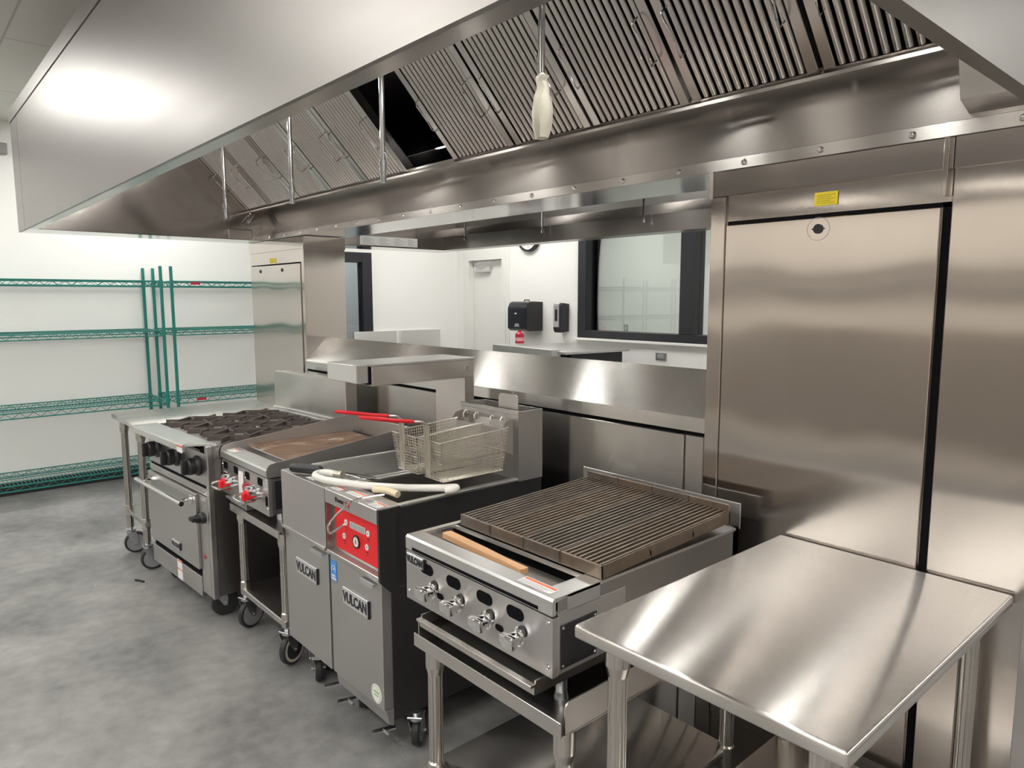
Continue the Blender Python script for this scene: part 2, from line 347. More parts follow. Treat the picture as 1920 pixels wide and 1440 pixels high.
part('body', MB().prism([(YB, 1.28), (YB - .10, 1.27), (YB - .12, 1.30), (YB - .12, 1.55), (YB - .09, 1.575), (YB, 1.565)], 'x', -5.285, -5.175), BLACK, t)
part('front_plate', MB().prism([(YB - .121, 1.325), (YB - .128, 1.33), (YB - .128, 1.565), (YB - .10, 1.583), (YB - .095, 1.575), (YB - .121, 1.555)], 'x', -5.275, -5.20), SILVER, t, 'silver front plate')
part('viewing_slot', MB().box(-5.255, YB - .131, 1.39, -5.22, YB - .127, 1.51), BLACK, t)
part('name_strip', MB().box(-5.262, YB - .1292, 1.528, -5.213, YB - .1275, 1.543), GREYP, t)
t = thing('wall_outlet', 'steel electrical outlet on the white wall under the window', 'outlet', (-3.995, YB, 1.06))
part('plate', MB().box(-4.05, YB - .008, 1.055, -3.93, YB, 1.125, .002), ZINC, t)
part('receptacle', MB().box(-4.03, YB - .012, 1.07, -3.95, YB - .007, 1.11, .001), GREYP, t)
t = thing('light_switch', 'small grey switch plate on the wall seen through the window', 'switch', (-7.0, 8.5, 1.12))
part('plate', MB().box(-7.05, 8.49, 1.10, -6.97, 8.5, 1.22, .002), GREYP, t)
part('toggle', MB().box(-7.02, 8.482, 1.15, -7.0, 8.491, 1.18), PAPER, t)
# prep counter with raised lid, red bottle on it
t = thing('prep_counter', 'stainless prep counter with a raised lid below the black dispensers', 'counter', (-4.8, 4.85, 0), math.radians(-7))
def L(mb): return mb
part('cabinet', MB().box(-.44, -.30, .12, .44, .38, 1.10, .004), S_SOFT, t, world=False)
part('lid', MB().box(-.50, -.36, 1.135, .53, .40, 1.16, .003), S_SOFT, t, world=False)
part('front_rail', MB().box(-.54, -.43, 1.11, .42, -.33, 1.175, .004).box(-.46, -.36, 1.07, .36, -.30, 1.11), S_SOFT, t, world=False)
part('gasket', MB().box(.445, -.25, 1.0, .47, .36, 1.13), BLACK, t, world=False)
for sx in (-.38, .38):
    for sy in (-.24, .32): part('foot', MB().cyl((sx, sy, 0), (sx, sy, .12), .025), ZINC, t, world=False)
t = thing('soap_bottle', 'small crimson bottle on the prep counter under the towel dispenser', 'bottle', (-5.31, 4.78, 1.175))
part('bottle_body', MB().lathe([(0, 1.175), (.045, 1.175), (.045, 1.25), (.045, 1.27), (.03, 1.285), (.018, 1.29), (.018, 1.305), (0, 1.305)], Matrix.Translation((-5.31, 4.78, 0)), 20), CRIM, t)
part('bottle_label', MB().lathe([(.0455, 1.20), (.0462, 1.20), (.0462, 1.235), (.0455, 1.235)], Matrix.Translation((-5.31, 4.78, 0)), 20), plain('pink_label', (.75, .35, .38)), t)
# two pale splash panels on the left wall
for y0, y1, lab in ((3.90, 4.45, 'pale steel sink with high splash panel, beside the black glass door'), (4.50, 5.07, 'pale steel sink with high splash panel, nearer the white corner door')):
    t = thing('hand_sink', lab, 'sink', (XL, (y0 + y1) / 2, .8), 0, 'hand sinks on the far left wall')
    part('splash_panel', MB().box(XL, y0, .80, XL + .03, y1, 1.255, .004), steel('pale_panel', GY, .45, (.85, .85, .83)), t)
    part('basin', MB().box(XL + .03, y0, .80, XL + .40, y0 + .02, .98).box(XL + .03, y1 - .02, .80, XL + .40, y1, .98).box(XL + .38, y0 + .02, .80, XL + .40, y1 - .02, .98).box(XL + .03, y0 + .02, .80, XL + .38, y1 - .02, .82), S_X, t)
    part('faucet', MB().tube([(XL + .06, (y0 + y1) / 2, .80)] + arc((XL + .12, (y0 + y1) / 2, .93), .06, 180, 20, 8), .01), CHROME, t)

# ceiling lights
cl = thing('ceiling_light', 'recessed white light panel in the tiled ceiling', 'ceiling light', (LIGHTS[0][0], LIGHTS[0][1], ZC), 0, 'ceiling light panels')
part('frame', MB().box(-.62, -.32, -.012, .62, -.29, .0).box(-.62, .29, -.012, .62, .32, .0).box(-.62, -.29, -.012, -.59, .29, 0).box(.59, -.29, -.012, .62, .29, 0), WHITE, cl, world=False)
part('diffuser', MB().box(-.59, -.29, -.008, .59, .29, -.004), LAMPM, cl, 'glowing diffuser', world=False)
for x, y in LIGHTS[1:]: dup(cl, (x, y, ZC))
for x, y in ((-6.5, 7.0), (-3.5, 7.0), (-1.0, 7.0), (-8.2, 3.2)): dup(cl, (x, y, ZC))

# ------------------------------------------------------------------ green wire shelving on the left wall
def shelving(y0, y1, label, tags):
    X0, X1 = -7.06, -6.52
    t = thing('wire_shelving', label, 'shelving', (-6.84, (y0 + y1) / 2, 0), 0, 'green wire shelving units')
    for x in (X0, X1):
        for y in (y0, y1):
            m = MB().cyl((x, y, 0.02), (x, y, 1.90), .0135, 12)
            for z in (.2, .76, 1.355, 1.775): m.cyl((x, y, z - .03), (x, y, z + .008), .019, 12, .016)
            m.cyl((x, y, 0), (x, y, .02), .018, 10)
            for k in range(36): m.cyl((x, y, .1 + k * .05), (x, y, .1015 + k * .05), .0141, 8, cap=False)
            part('post', m, GREEN, t)
    for zi, z in enumerate((.2, .76, 1.355, 1.775)):
        m = MB(); e = .012
        a0, a1 = y0 + e, y1 - e
        for x in (X0, X1):
            m.tube([(x, a0, z), (x, a1, z)], .0052, 5); m.tube([(x, a0, z - .042), (x, a1, z - .042)], .0052, 5)
            k = int((a1 - a0) / .045)
            m.tube([(x, a0 + (a1 - a0) * i / k, z - (.040 if i % 2 else .002)) for i in range(k + 1)], .0034, 4)
        for y in (a0, a1):
            m.tube([(X0, y, z), (X1, y, z)], .0052, 5); m.tube([(X0, y, z - .042), (X1, y, z - .042)], .0052, 5)
            m.tube([(X0 + (X1 - X0) * i / 10, y, z - (.040 if i % 2 else .002)) for i in range(11)], .0034, 4)
        k = int((a1 - a0) / .026)
        for i in range(1, k): y = a0 + (a1 - a0) * i / k; m.tube([(X0, y, z + .003), (X1, y, z + .003)], .0022, 4)
        for i in range(1, 4): x = X0 + (X1 - X0) * i / 4; m.tube([(x, a0, z - .002), (x, a1, z - .002)], .0035, 4)
        s = part('shelf', m, GREEN, t)
        if zi in tags: part('name_tag', MB().box(X1 + .004, y0 + .155, z - .028, X1 + .008, y0 + .235, z - .006), CRIM, s, 'dark red tag on the shelf edge')
    return t
shelving(0.25, 1.785, 'green wire shelving along the left wall, running out of the picture', ())
shelving(1.868, 3.00, 'green wire shelving with red tags, half hidden by the steel column', (3, 1))

# ------------------------------------------------------------------ the hood
def hood():
    t = thing('exhaust_hood', 'large stainless steel double island exhaust hood over the cooking line', 'hood', (-2.9, 2.2, 2.03))
    zt, zb = 2.735, 2.03
    # outer front sheet, lip, left thick end, right end
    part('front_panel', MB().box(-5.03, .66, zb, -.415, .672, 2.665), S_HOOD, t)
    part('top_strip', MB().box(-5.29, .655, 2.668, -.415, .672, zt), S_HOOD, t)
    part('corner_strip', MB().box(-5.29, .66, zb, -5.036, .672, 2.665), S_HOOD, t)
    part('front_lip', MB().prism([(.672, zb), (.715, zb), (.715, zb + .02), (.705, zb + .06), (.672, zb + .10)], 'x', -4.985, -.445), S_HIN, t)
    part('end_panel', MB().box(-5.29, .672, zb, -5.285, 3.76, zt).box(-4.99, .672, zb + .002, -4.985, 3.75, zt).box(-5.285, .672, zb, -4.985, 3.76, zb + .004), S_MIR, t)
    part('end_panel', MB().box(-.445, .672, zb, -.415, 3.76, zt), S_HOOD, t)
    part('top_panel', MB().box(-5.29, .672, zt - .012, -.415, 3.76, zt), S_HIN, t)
    # far side of the island hood
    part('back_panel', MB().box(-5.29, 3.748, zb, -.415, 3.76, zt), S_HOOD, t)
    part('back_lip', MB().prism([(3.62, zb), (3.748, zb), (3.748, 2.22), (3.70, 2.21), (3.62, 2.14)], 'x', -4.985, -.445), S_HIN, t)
    # plenum trough in the middle
    part('trough_panel', MB().box(-4.985, 2.052, zb + .03, -.445, 2.06, 2.25).box(-4.985, 1.955, 2.235, -.445, 2.052, 2.245), S_HIN, t)
    part('trough_flange', MB().box(-5.0, 2.045, zb, -.43, 2.052, zb + .036, .001), S_X, t)
    m = MB()
    for k in range(19): m.lathe([(0, .008), (.006, .007), (.009, .003), (.010, 0)], AIM((-4.86 + k * .242, 2.045, zb + .018), (0, -1, 0)), 10)
    part('bolts', m, CHROME, t)
    part('trough_underside', MB().box(-4.985, 2.05, zb + .002, -.445, 2.37, zb + .008), steel('hood_underside_steel', GX, .16, (.66, .65, .63), wob=.008, wscale=1.5), t)
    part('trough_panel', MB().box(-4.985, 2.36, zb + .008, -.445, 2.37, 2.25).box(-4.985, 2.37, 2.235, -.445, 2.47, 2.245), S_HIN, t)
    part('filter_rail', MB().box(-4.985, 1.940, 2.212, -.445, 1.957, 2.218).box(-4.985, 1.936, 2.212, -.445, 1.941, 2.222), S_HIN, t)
    a = math.radians(46)
    # closure above filters
    part('plenum_lid', MB().box(-4.985, 1.62, 2.60, -.445, 2.80, 2.606).box(-4.985, 1.585, 2.58, -.445, 1.60, 2.72), S_HIN, t)
    # inner far filters as one sloped closed panel seen only through the missing filter
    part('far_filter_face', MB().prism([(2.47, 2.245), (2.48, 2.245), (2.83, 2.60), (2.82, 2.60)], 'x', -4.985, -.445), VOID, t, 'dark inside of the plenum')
    part('plenum_floor', MB().box(-4.98, 2.06, 2.25, -.45, 2.36, 2.256), S_SOFT, t)
    part('inspection_label', MB().box(-4.984, 2.82, 2.042, -4.982, 3.352, 2.112), plain('grey_label', (.62, .62, .6), .5), t, 'strip of pale printed labels on the hood end')
    lb = MB()
    for y0, y1 in ((2.83, 2.96), (2.98, 3.10), (3.12, 3.23), (3.25, 3.34)):
        for k in range(6): lb.box(-4.9815, y0 + .01, 2.053 + k * .009, -4.981, y1 - .01 - .02 * (k % 3), 2.056 + k * .009)
    part('label_print', lb, GREYP, t)
    part('gap_closer', MB().box(-4.984, 1.80, 2.035, -4.94, 1.965, 2.10, .006), S_HIN, t, 'small steel light box on the hood end')
    part('conduit_elbow', MB().tube([(-4.984, 1.985, 2.21), (-4.95, 1.97, 2.20), (-4.93, 1.93, 2.15)], .014, 10), CHROME, t)
    for x in (-4.63, -3.73, -2.83):
        part('nozzle', MB().cyl((x, 3.58, 2.12), (x, 3.58, 2.36), .008, 10).cyl((x, 3.58, 2.09), (x, 3.58, 2.12), .012, 10, .008), CHROME, t)
    lamp = part('hood_lamp', MB().prism([(1.95, 2.19), (2.28, 2.19), (2.26, 2.11), (2.08, 2.07), (1.98, 2.10)], 'x', -.62, -.50), S_X, t, 'steel lamp housing at the right end')
    return t
hood()

hl = thing('hood_light', 'slim strip light under the hood top, in front of the filters', 'hood light', (-4.4, 1.26, 2.70), 0, 'strip lights inside the hood')
part('housing', MB().box(-.06, -.30, -.02, .06, .30, .02, .003), S_X, hl, world=False)
part('lens', MB().box(-.024, -.28, -.03, .024, .28, -.02, .003), HLAMP, hl, 'glowing lens', world=False)
for x in (-3.3, -1.88, -1.03): dup(hl, (x, 1.26, 2.70))
for x in (-4.2, -3.1, -2.0, -0.95): dup(hl, (x, 3.15, 2.70), None, 'added strip light brightening the far half of the hood, beyond the trough')  # far row is added to lighten the inside of the far half

# filters: sloped 45 degree baffle filters
def filter_proto(x0, label):
    t = thing('grease_filter', label, 'filter', (x0 + .2, 1.95, 2.222), 0, 'baffle grease filters in the hood')
    a = math.radians(46.5); Lh, Wd = .50, .398
    M = Matrix.Translation((x0 + .002, 1.95, 2.224)) @ Matrix(((1, 0, 0, 0), (0, -math.cos(a), math.sin(a), 0), (0, math.sin(a), math.cos(a), 0), (0, 0, 0, 1)))
    # local: x across, y up the slope, z away from the camera
    f = MB()
    f.box(0, 0, 0, .032, Lh, .045, .002, M=M).box(Wd - .032, 0, 0, Wd, Lh, .045, .002, M=M).box(0, 0, 0, Wd, .014, .045, M=M).box(0, Lh - .02, 0, Wd, Lh, .045, M=M)
    f.box(0, 0, .043, Wd, Lh, .046, M=M)
    part('frame', f, S_FILT, t)
    b = MB(); nb = 12
    p = (Wd - .068) / nb
    for i in range(nb):
        xc = .034 + p * (i + .5); r = p * .36
        pts = [(r * math.cos(math.radians(q)), -r * .9 * math.sin(math.radians(q))) for q in range(0, 181, 30)] + [(-r, .012), (r, .012)]
        bm2 = MB(); bm2.prism([(xc + u, .010 + v) for u, v in pts], 'z', .016, Lh - .022)
        bm2.bm.transform(M @ Matrix(((1, 0, 0, 0), (0, 0, 1, 0), (0, 1, 0, 0), (0, 0, 0, 1))))
        me = bpy.data.meshes.new('t'); bm2.bm.to_mesh(me); bm2.bm.free(); b.bm.from_mesh(me); bpy.data.meshes.remove(me)
    part('baffles', b, S_FILT, t)
    part('backing', MB().box(.03, .012, .040, Wd - .03, Lh - .018, .0425, M=M), VOID, t)
    for xh in (.045, Wd - .045):
        pts = [(xh, .17, 0), (xh, .17, -.03), (xh + .004, .185, -.04), (xh + .012, .24, -.042), (xh + .004, .295, -.04), (xh, .31, -.03), (xh, .31, 0)]
        part('handle', MB().tube([M @ Vector(q) for q in pts], .0028, 6), CHROME, t)
    return t
fx = [-4.982 + .4045 * i for i in range(5)] + [-2.592 + .4125 * i for i in range(5)]
ords = ['first', 'second', 'third', 'fourth', 'fifth']
f0 = filter_proto(fx[0], 'first baffle filter from the far left end of the hood')
for i, x in enumerate(fx[1:], 1):
    if i < 4: lab = ords[i] + ' baffle filter from the far left end of the hood'
    elif i == 4: lab = 'baffle filter on the left edge of the dark empty filter slot'
    elif i == 5: lab = 'baffle filter on the right edge of the dark empty filter slot'
    else: lab = ords[i - 5] + ' baffle filter to the right of the dark empty slot'
    dup(f0, (x + .2, 1.95, 2.222), None, lab)

# fire suppression drops
def drop(x, label, kind):
    t = thing('suppression_pipe', label, 'pipe', (x, 1.4, 2.05), 0, 'fire suppression drop pipes')
    z0 = 2.15 if kind else 2.08
    part('pipe', MB().cyl((x, 1.4, z0), (x, 1.4, 2.72), .0095, 14), CHROME, t)
    if kind:
        m = MB().lathe([(0, -.135), (.018, -.13), (.026, -.10), (.030, -.06), (.022, -.02), (.0145, 0), (.0125, .02), (.016, .028), (.016, .035), (.011, .04)], Matrix.Translation((x + .004, 1.4, 2.195)), 11)
        for v in m.bm.verts: v.co += Vector((random.uniform(-1, 1), random.uniform(-1, 1), 0)) * .005
        part('wrapped_cap', m, BAGM, t, 'cream plastic bag tied over the nozzle')
    else:
        part('nozzle', MB().cyl((x, 1.4, 2.085), (x, 1.4, 2.125), .013, 12).cyl((x, 1.4, 2.045), (x, 1.4, 2.085), .010, 12).cyl((x, 1.4, 2.105), (x, 1.4, 2.112), .016, 12), ZINC, t)
        part('cap_strap', MB().tube([(x + .01, 1.4, 2.15), (x + .035, 1.39, 2.14), (x + .05, 1.385, 2.10), (x + .03, 1.385, 2.06), (x + .008, 1.395, 2.06)], .0022, 5), ZINC, t)
    return t
drop(-3.872, 'chrome drop pipe over the gas range, farthest from the camera', 0)
drop(-3.061, 'chrome drop pipe over the flat griddle', 0)
drop(-2.293, 'chrome drop pipe in front of the dark empty filter slot', 0)
drop(-1.466, 'chrome drop pipe with a cream bag tied over its end', 1)

# ------------------------------------------------------------------ utility wall: columns, splash, cabinets
def lock(x, y, z, r=.012): return MB().lathe([(0, .004), (r, .004), (r, 0)], AIM((x, y, z), (0, -1, 0)), 16).box(x - .018, y - .0045, z - .0015, x + .018, y - .001, z + .0015)
t = thing('utility_column', 'tall stainless steel column at the far left end of the cooking line', 'column', (-4.83, 2.21, 0))
part('body', MB().box(-5.285, 2.075, 0, -4.38, 2.36, 2.028, .002), S_Z, t)
part('access_door', MB().box(-5.255, 2.068, .25, -4.445, 2.0755, 1.857, .002), S_Z, t)
part('cap_band', MB().box(-5.288, 2.068, 1.95, -4.376, 2.364, 2.029, .001), S_Z, t)
part('door_gap', MB().box(-5.26, 2.0725, 1.857, -4.44, 2.0756, 1.866), VOID, t)
part('lock', lock(-5.09, 2.068, 1.82), BLACK, t); part('lock', lock(-4.72, 2.068, 1.82), BLACK, t)
part('warning_sticker', MB().box(-4.93, 2.072, 1.872, -4.83, 2.0752, 1.905), YELLOW, t, 'small yellow sticker')
part('corner_trim', MB().box(-4.405, 2.064, .2, -4.378, 2.078, 2.02, .002), S_Z, t)

t = thing('fire_cabinet', 'tall stainless cabinet with one big door and a yellow sticker', 'cabinet', (-.97, 2.2, 0))
part('body', MB().box(-1.345, 2.06, 0, -.646, 2.36, 2.028, .002), S_Z, t)
part('door', MB().box(-1.287, 2.048, .2, -.668, 2.0595, 1.858, .002), S_Z, t)
part('left_stile', MB().box(-1.345, 2.049, 0, -1.292, 2.06, 1.95, .002), S_Z, t)
part('top_band', MB().box(-1.349, 2.044, 1.95, -.645, 2.06, 2.028, .002), S_Z, t)
part('corner_trim', MB().box(-1.352, 2.040, 1.945, -1.335, 2.062, 2.03, .002), S_X, t); part('corner_trim', MB().box(-.668, 2.040, 1.885, -.655, 2.062, 2.03, .002), S_Z, t)
part('door_gap', MB().box(-1.287, 2.0585, 1.858, -.647, 2.0602, 1.871).box(-.666, 2.0585, .2, -.6465, 2.0602, 1.871), VOID, t)
part('lock', lock(-.985, 2.048, 1.826, .014), BLACK, t)
part('lock_ring', MB().tube([(-.985 + .033 * math.cos(k * PI / 16), 2.0478, 1.826 + .033 * math.sin(k * PI / 16)) for k in range(32)], .0007, 4, True), GREYP, t)
part('warning_sticker', MB().box(-1.004, 2.056, 1.892, -.937, 2.0592, 1.930), YELLOW, t, 'yellow warning sticker')
m = MB()
for k in range(5): m.box(-.997, 2.0555, 1.899 + k * .0055, -.945 - .012 * (k % 2), 2.056, 1.9005 + k * .0055)
part('sticker_print', m, plain('ochre_print', (.45, .33, .02)), t)

t = thing('steel_end_cabinet', 'plain stainless cabinet at the right end, beyond the dark gap', 'cabinet', (-.53, 2.2, 0))
part('body', MB().box(-.643, 2.048, 0, -.42, 2.36, 2.028, .002), S_Z, t)
part('top_band', MB().box(-.643, 2.044, 1.95, -.418, 2.049, 2.028, .001), S_Z, t)

t = thing('splash_wall', 'long low stainless splash wall with sloped cap behind the appliances', 'backsplash', (-2.86, 2.21, 0))
part('core', MB().box(-4.378, 2.075, 0, -1.347, 2.345, 1.16), S_DARK, t)
part('sloped_cap', MB().prism([(2.055, 1.172), (2.055, 1.222), (2.21, 1.372), (2.365, 1.222), (2.365, 1.172)], 'x', -4.378, -1.347), S_CAP, t)
part('splash_panel', MB().box(-4.37, 2.062, .05, -1.435, 2.074, 1.155, .002), S_XP, t)
part('splash_panel', MB().box(-1.425, 2.058, .05, -1.352, 2.074, 1.157, .002), S_XP, t, 'narrow end panel')
part('shadow_gap', MB().box(-4.37, 2.068, 1.156, -1.352, 2.0745, 1.172), VOID, t)

# ------------------------------------------------------------------ shared pieces
def caster(parent, x, y, z_top, rz, r=.058, ring=CREAMW, lab=None):
    """swivel caster; axle direction from rz"""
    R = Matrix.Translation((x, y, 0)) @ Matrix.Rotation(rz, 4, 'Z')
    m = MB(); m.cyl((0, 0, 2 * r + .02), (0, 0, z_top), .014, 12)
    m.box(-.028, -.028, 2 * r + .014, .028, .028, 2 * r + .022, .002).cyl((0, 0, 2 * r + .004), (0, 0, 2 * r + .016), .026, 16)
    for s in (-1, 1):
        m.prism([(-.028, 2 * r + .006), (.028, 2 * r + .006), (.030 + .008, r + .02), (.033, r - .012), (.017, r - .012), (-.01, r + .03)], 'x', s * .021, s * .024)
    m.cyl((-.03, .025, r), (.03, .025, r), .006, 8)
    m.bm.transform(R); f = part('caster', m, ZINC, parent, lab)
    w = MB(); prof = [(0.0, -.015), (r - .012, -.015), (r - .004, -.014), (r, -.008), (r, .008), (r - .004, .014), (r - .012, .015), (0, .015)]
    w.lathe(prof, R @ Matrix.Translation((0, .025, r)) @ Matrix.Rotation(PI / 2, 4, 'Y'), 28); part('tyre', w, RUBBER, f)
    h = MB()
    for s in (-1, 1):
        h.lathe([(r - .024, .0155), (r - .012, .0165), (r - .012, .0150), (r - .024, .0145)] if ring is CREAMW else [(.008, .0155), (r - .014, .0165), (r - .014, .015), (.008, .014)],
                R @ Matrix.Translation((0, .025, r)) @ Matrix.Rotation(s * PI / 2, 4, 'Y'), 28)
    part('wheel_disc', h, ring, f)
    return f
def leg(parent, x, y, z0, z1, foot=True, r=.0205, gus=True, collar=None):
    m = MB(); n = 24; bm = m.bm; P = []
    prof = [(z0 + (.03 if foot else 0), r), (z1, r)]
    m.cyl((x, y, prof[0][0]), (x, y, z1), r, 24)
    for k in range(12): a = 2 * PI * k / 12; m.cyl((x + (r - .0005) * math.cos(a), y + (r - .0005) * math.sin(a), prof[0][0]), (x + (r - .0005) * math.cos(a), y + (r - .0005) * math.sin(a), z1), .0022, 6)
    o = part('leg', m, S_LEG, parent)
    if gus: part('gusset', MB().cyl((x, y, z1 - .085), (x, y, z1 - .06), r + .002, 20, r + .008).cyl((x, y, z1 - .06), (x, y, z1), r + .008, 20), S_LEG, o)
    if collar: part('collar', MB().cyl((x, y, collar - .03), (x, y, collar + .03), r + .005, 20).cyl((x, y, collar + .03), (x, y, collar + .036), r + .005, 20, r), S_LEG, o)
    if foot: part('foot', MB().cyl((x, y, 0.004), (x, y, .035), r - .004, 14, r).cyl((x, y, 0), (x, y, .006), r - .002, 14), ZINC, o)
    return o
def badge(parent, x, y, z, w, h, txt='VULCAN'):
    p = part('badge', MB().box(x - w / 2, y - .006, z - h / 2, x + w / 2, y, z + h / 2, .002), SILVER, parent, 'silver nameplate')
    part('badge_letters', MB().text(txt, h * .82, FRONT(x, y - .0065, z - h * .03), .0008, .0018, w * .86 / (h * .82 * 3.62)), BLACK, p)
    part('badge_edge', MB().box(x + w / 2 - .0005, y - .0065, z - h / 2, x + w / 2 + .004, y, z + h / 2), BLACK, p)
    return p
def sticker(parent, pts, mat=PAPER, name='sticker', lab=None, th=.0008):
    """thin sticker on a plane through 4 corner points"""
    v = [Vector(p) for p in pts]; n = (v[1] - v[0]).cross(v[2] - v[0]).normalized()
    m = MB(); A = [m.bm.verts.new(p + n * .0003) for p in v]; B = [m.bm.verts.new(p + n * th) for p in v]
    m.bm.faces.new(B); m.bm.faces.new(A[::-1])
    for i in range(4): m.bm.faces.new((A[i], A[(i + 1) % 4], B[(i + 1) % 4], B[i]))
    return part(name, m, mat, parent, lab, smooth=False)
def flat_sticker(parent, x0, y0, x1, y1, z, lab='white warning sticker with an orange stripe'):
    s = sticker(parent, ((x0, y0, z), (x1, y0, z), (x1, y1, z), (x0, y1, z)), PAPER, 'sticker', lab)
    m = MB().box(x0 + .004, y1 - .012, z + .0006, x1 - .004, y1 - .003, z + .0012); part('sticker_stripe', m, ORANGE, s)
    m = MB()
    k = 0; y = y1 - .018
    while y > y0 + .004: m.box(x0 + .006, y - .002, z + .0006, x1 - .006 - .01 * (k % 3), y, z + .0012); y -= .006; k += 1
    part('sticker_print', m, GREYP, s); return s

# ------------------------------------------------------------------ right work table
t = thing('work_table', 'stainless steel work table in the right foreground', 'table', (-.745, 1.58, 0))
part('tabletop', MB().box(-1.052, 1.11, .868, -.44, 2.036, .90, .007, 3), S_TOP, t)
part('hat_channel', MB().box(-.98, 1.3, .85, -.51, 1.36, .868).box(-.98, 1.75, .85, -.51, 1.81, .868), S_DARK, t)
for x in (-.98, -.51):
    for y in (1.18, 1.975): leg(t, x, y, 0, .868, True, collar=.27)
part('undershelf', MB().box(-1.0, 1.16, .262, -.49, 2.0, .29, .004, 2), S_X, t)

# ------------------------------------------------------------------ charbroiler on its stand
t = thing('equipment_stand', 'low stainless stand with upturned edges under the charbroiler', 'stand', (-1.43, 1.55, 0))
part('stand_top', MB().box(-1.71, 1.115, .597, -1.095, 1.93, .602).box(-1.71, 1.113, .597, -1.095, 1.118, .638, .001), S_X, t)
for xa, xb in ((-1.71, -1.706), (-1.099, -1.095)):
    part('side_upstand', MB().prism([(1.13, .60)] + [(1.15 + .02 * math.cos(math.radians(a)), .662 + .02 * math.sin(math.radians(a))) for a in range(180, 89, -18)] + [(1.93, .682), (1.93, .60)], 'x', xa, xb), S_X, t)
for x in (-1.662, -1.122):
    for y in (1.155, 1.885): leg(t, x, y, 0, .598, True, collar=.20)
part('undershelf', MB().box(-1.685, 1.135, .195, -1.115, 1.90, .222, .004, 2), S_X, t)

t = thing('charbroiler', 'stainless gas charbroiler with four chrome knobs and ribbed grates', 'charbroiler', (-1.48, 1.56, .602))
X0, X1, YF, YR = -1.797, -1.157, 1.148, 1.975
part('body', MB().box(X0 + .003, YF + .02, .71, X1 - .003, YR, .80).box(X0 + .003, YF + .02, .80, X0 + .02, YR, .908).box(X1 - .02, YF + .02, .80, X1 - .003, YR, .908).box(X0 + .003, YR - .03, .80, X1 - .003, YR, .908).box(X0 + .02, YF + .02, .80, X1 - .02, YF + .17, .86), S_DARK, t)
fp = MB().prism([(X0, .71), (X1, .71), (X1, .863), (X0, .863)], 'y', YF, YF + .02)
part('control_panel', fp, S_FRONT, t)
for cx in (-1.688, -1.555, -1.417, -1.293):
    part('air_slot', MB().prism(rrect(cx - .033, .815, cx + .033, .848, .0165), 'y', YF - .0012, YF + .001), VOID, t)
for cx in (-1.62, -1.355): part('pilot_hole', MB().prism(rrect(cx - .016, .760, cx + .016, .778, .009), 'y', YF - .0012, YF + .001), VOID, t)
part('ledge', MB().prism([(YF - .001, .868), (YF - .001, .905), (YF + .005, .911), (YF + .055, .911), (YF + .055, .906), (YF + .01, .90), (YF + .01, .868)], 'x', X0, X1)
     .box(X0, YF + .055, .903, X0 + .022, YR - .02, .911).box(X1 - .06, YF + .055, .903, X1, YR - .02, .911).box(X0 + .022, YF + .165, .900, X1 - .06, YF + .175, .909).box(X1 - .062, YF + .05, .868, X1, YF + .17, .909), S_LEDGE, t)
part('ledge_slot', MB().box(X0 + .035, YF + .004, .864, X1 - .05, YF + .012, .8675), VOID, t)
part('ledge_slot', MB().box(X0 + .035, YF - .0018, .870, X1 - .05, YF + .002, .879), VOID, t)
part('crumb_trough', MB().box(X0 + .022, YF + .055, .872, X1 - .06, YF + .168, .876).box(X0 + .022, YF + .055, .872, X0 + .024, YF + .168, .905).box(X0 + .022, YF + .054, .872, X1 - .06, YF + .056, .905), S_X, t)
flat_sticker(t, -1.305, 1.165, -1.185, 1.200, .9112, 'orange and white warning sticker')
badge(t, -1.742, YF, .842, .088, .034)
for cx in (-1.66, -1.535, -1.405, -1.277):
    k = part('knob', MB().box(cx - .026, YF - .05, .757, cx + .026, YF - .026, .791, .006, 2).cyl((cx, YF - .03, .774), (cx, YF - .004, .774), .018, 20).lathe([(.026, 0), (.024, .006), (.018, .008)], AIM((cx, YF, .774), (0, -1, 0)), 20), CHROME, t, 'chrome knob')
    part('knob_slot', MB().cyl((cx + .012, YF - .001, .792), (cx + .012, YF - .004, .792), .016, 16), BLACK, k)
for sx in (X0 + .012, X1 - .016):
    for sz in (.735, .848): part('screw', MB().lathe([(0, .004), (.005, .003), (.007, 0)], AIM((sx, YF, sz), (0, -1, 0)), 12), CHROME, t)
part('side_cover', MB().box(X1 - .001, 1.175, .724, X1 + .003, 1.305, .838, .001), BLACK, t, 'black side cover plate')
m = MB()
for sy, sz in ((1.182, .732), (1.182, .831), (1.298, .732), (1.298, .831)): m.lathe([(0, .0025), (.003, .002), (.004, 0)], AIM((X1 + .003, sy, sz), (1, 0, 0)), 10)
part('cover_screws', m, CHROME, t)
part('side_panel', MB().box(X1 - .003, YF + .02, .712, X1, 1.42, .87, .001), S_FRONT, t)
part('splash_plate', MB().box(X0 - .04, 1.985, .90, X1 - .005, 1.99, .982, .001).box(X0 - .04, 1.94, .90, X0 - .036, 1.99, .935), S_FRONT, t)
part('drip_tray', MB().box(-1.685, 1.118, .664, -1.19, 1.124, .690, .001).box(-1.685, 1.106, .684, -1.19, 1.124, .692, .001).box(-1.68, 1.124, .664, -1.195, 1.80, .668).box(-1.685, 1.124, .664, -1.68, 1.8, .70).box(-1.195, 1.124, .664, -1.19, 1.8, .70), S_X, t)
for x in (X0 + .06, X1 - .06):
    for y in (1.24, 1.85): part('foot', MB().cyl((x, y, .602), (x, y, .71), .016, 14).cyl((x, y, .602), (x, y, .62), .02, 14, .016), ZINC, t)
ga = math.radians(2.2); gw = .148
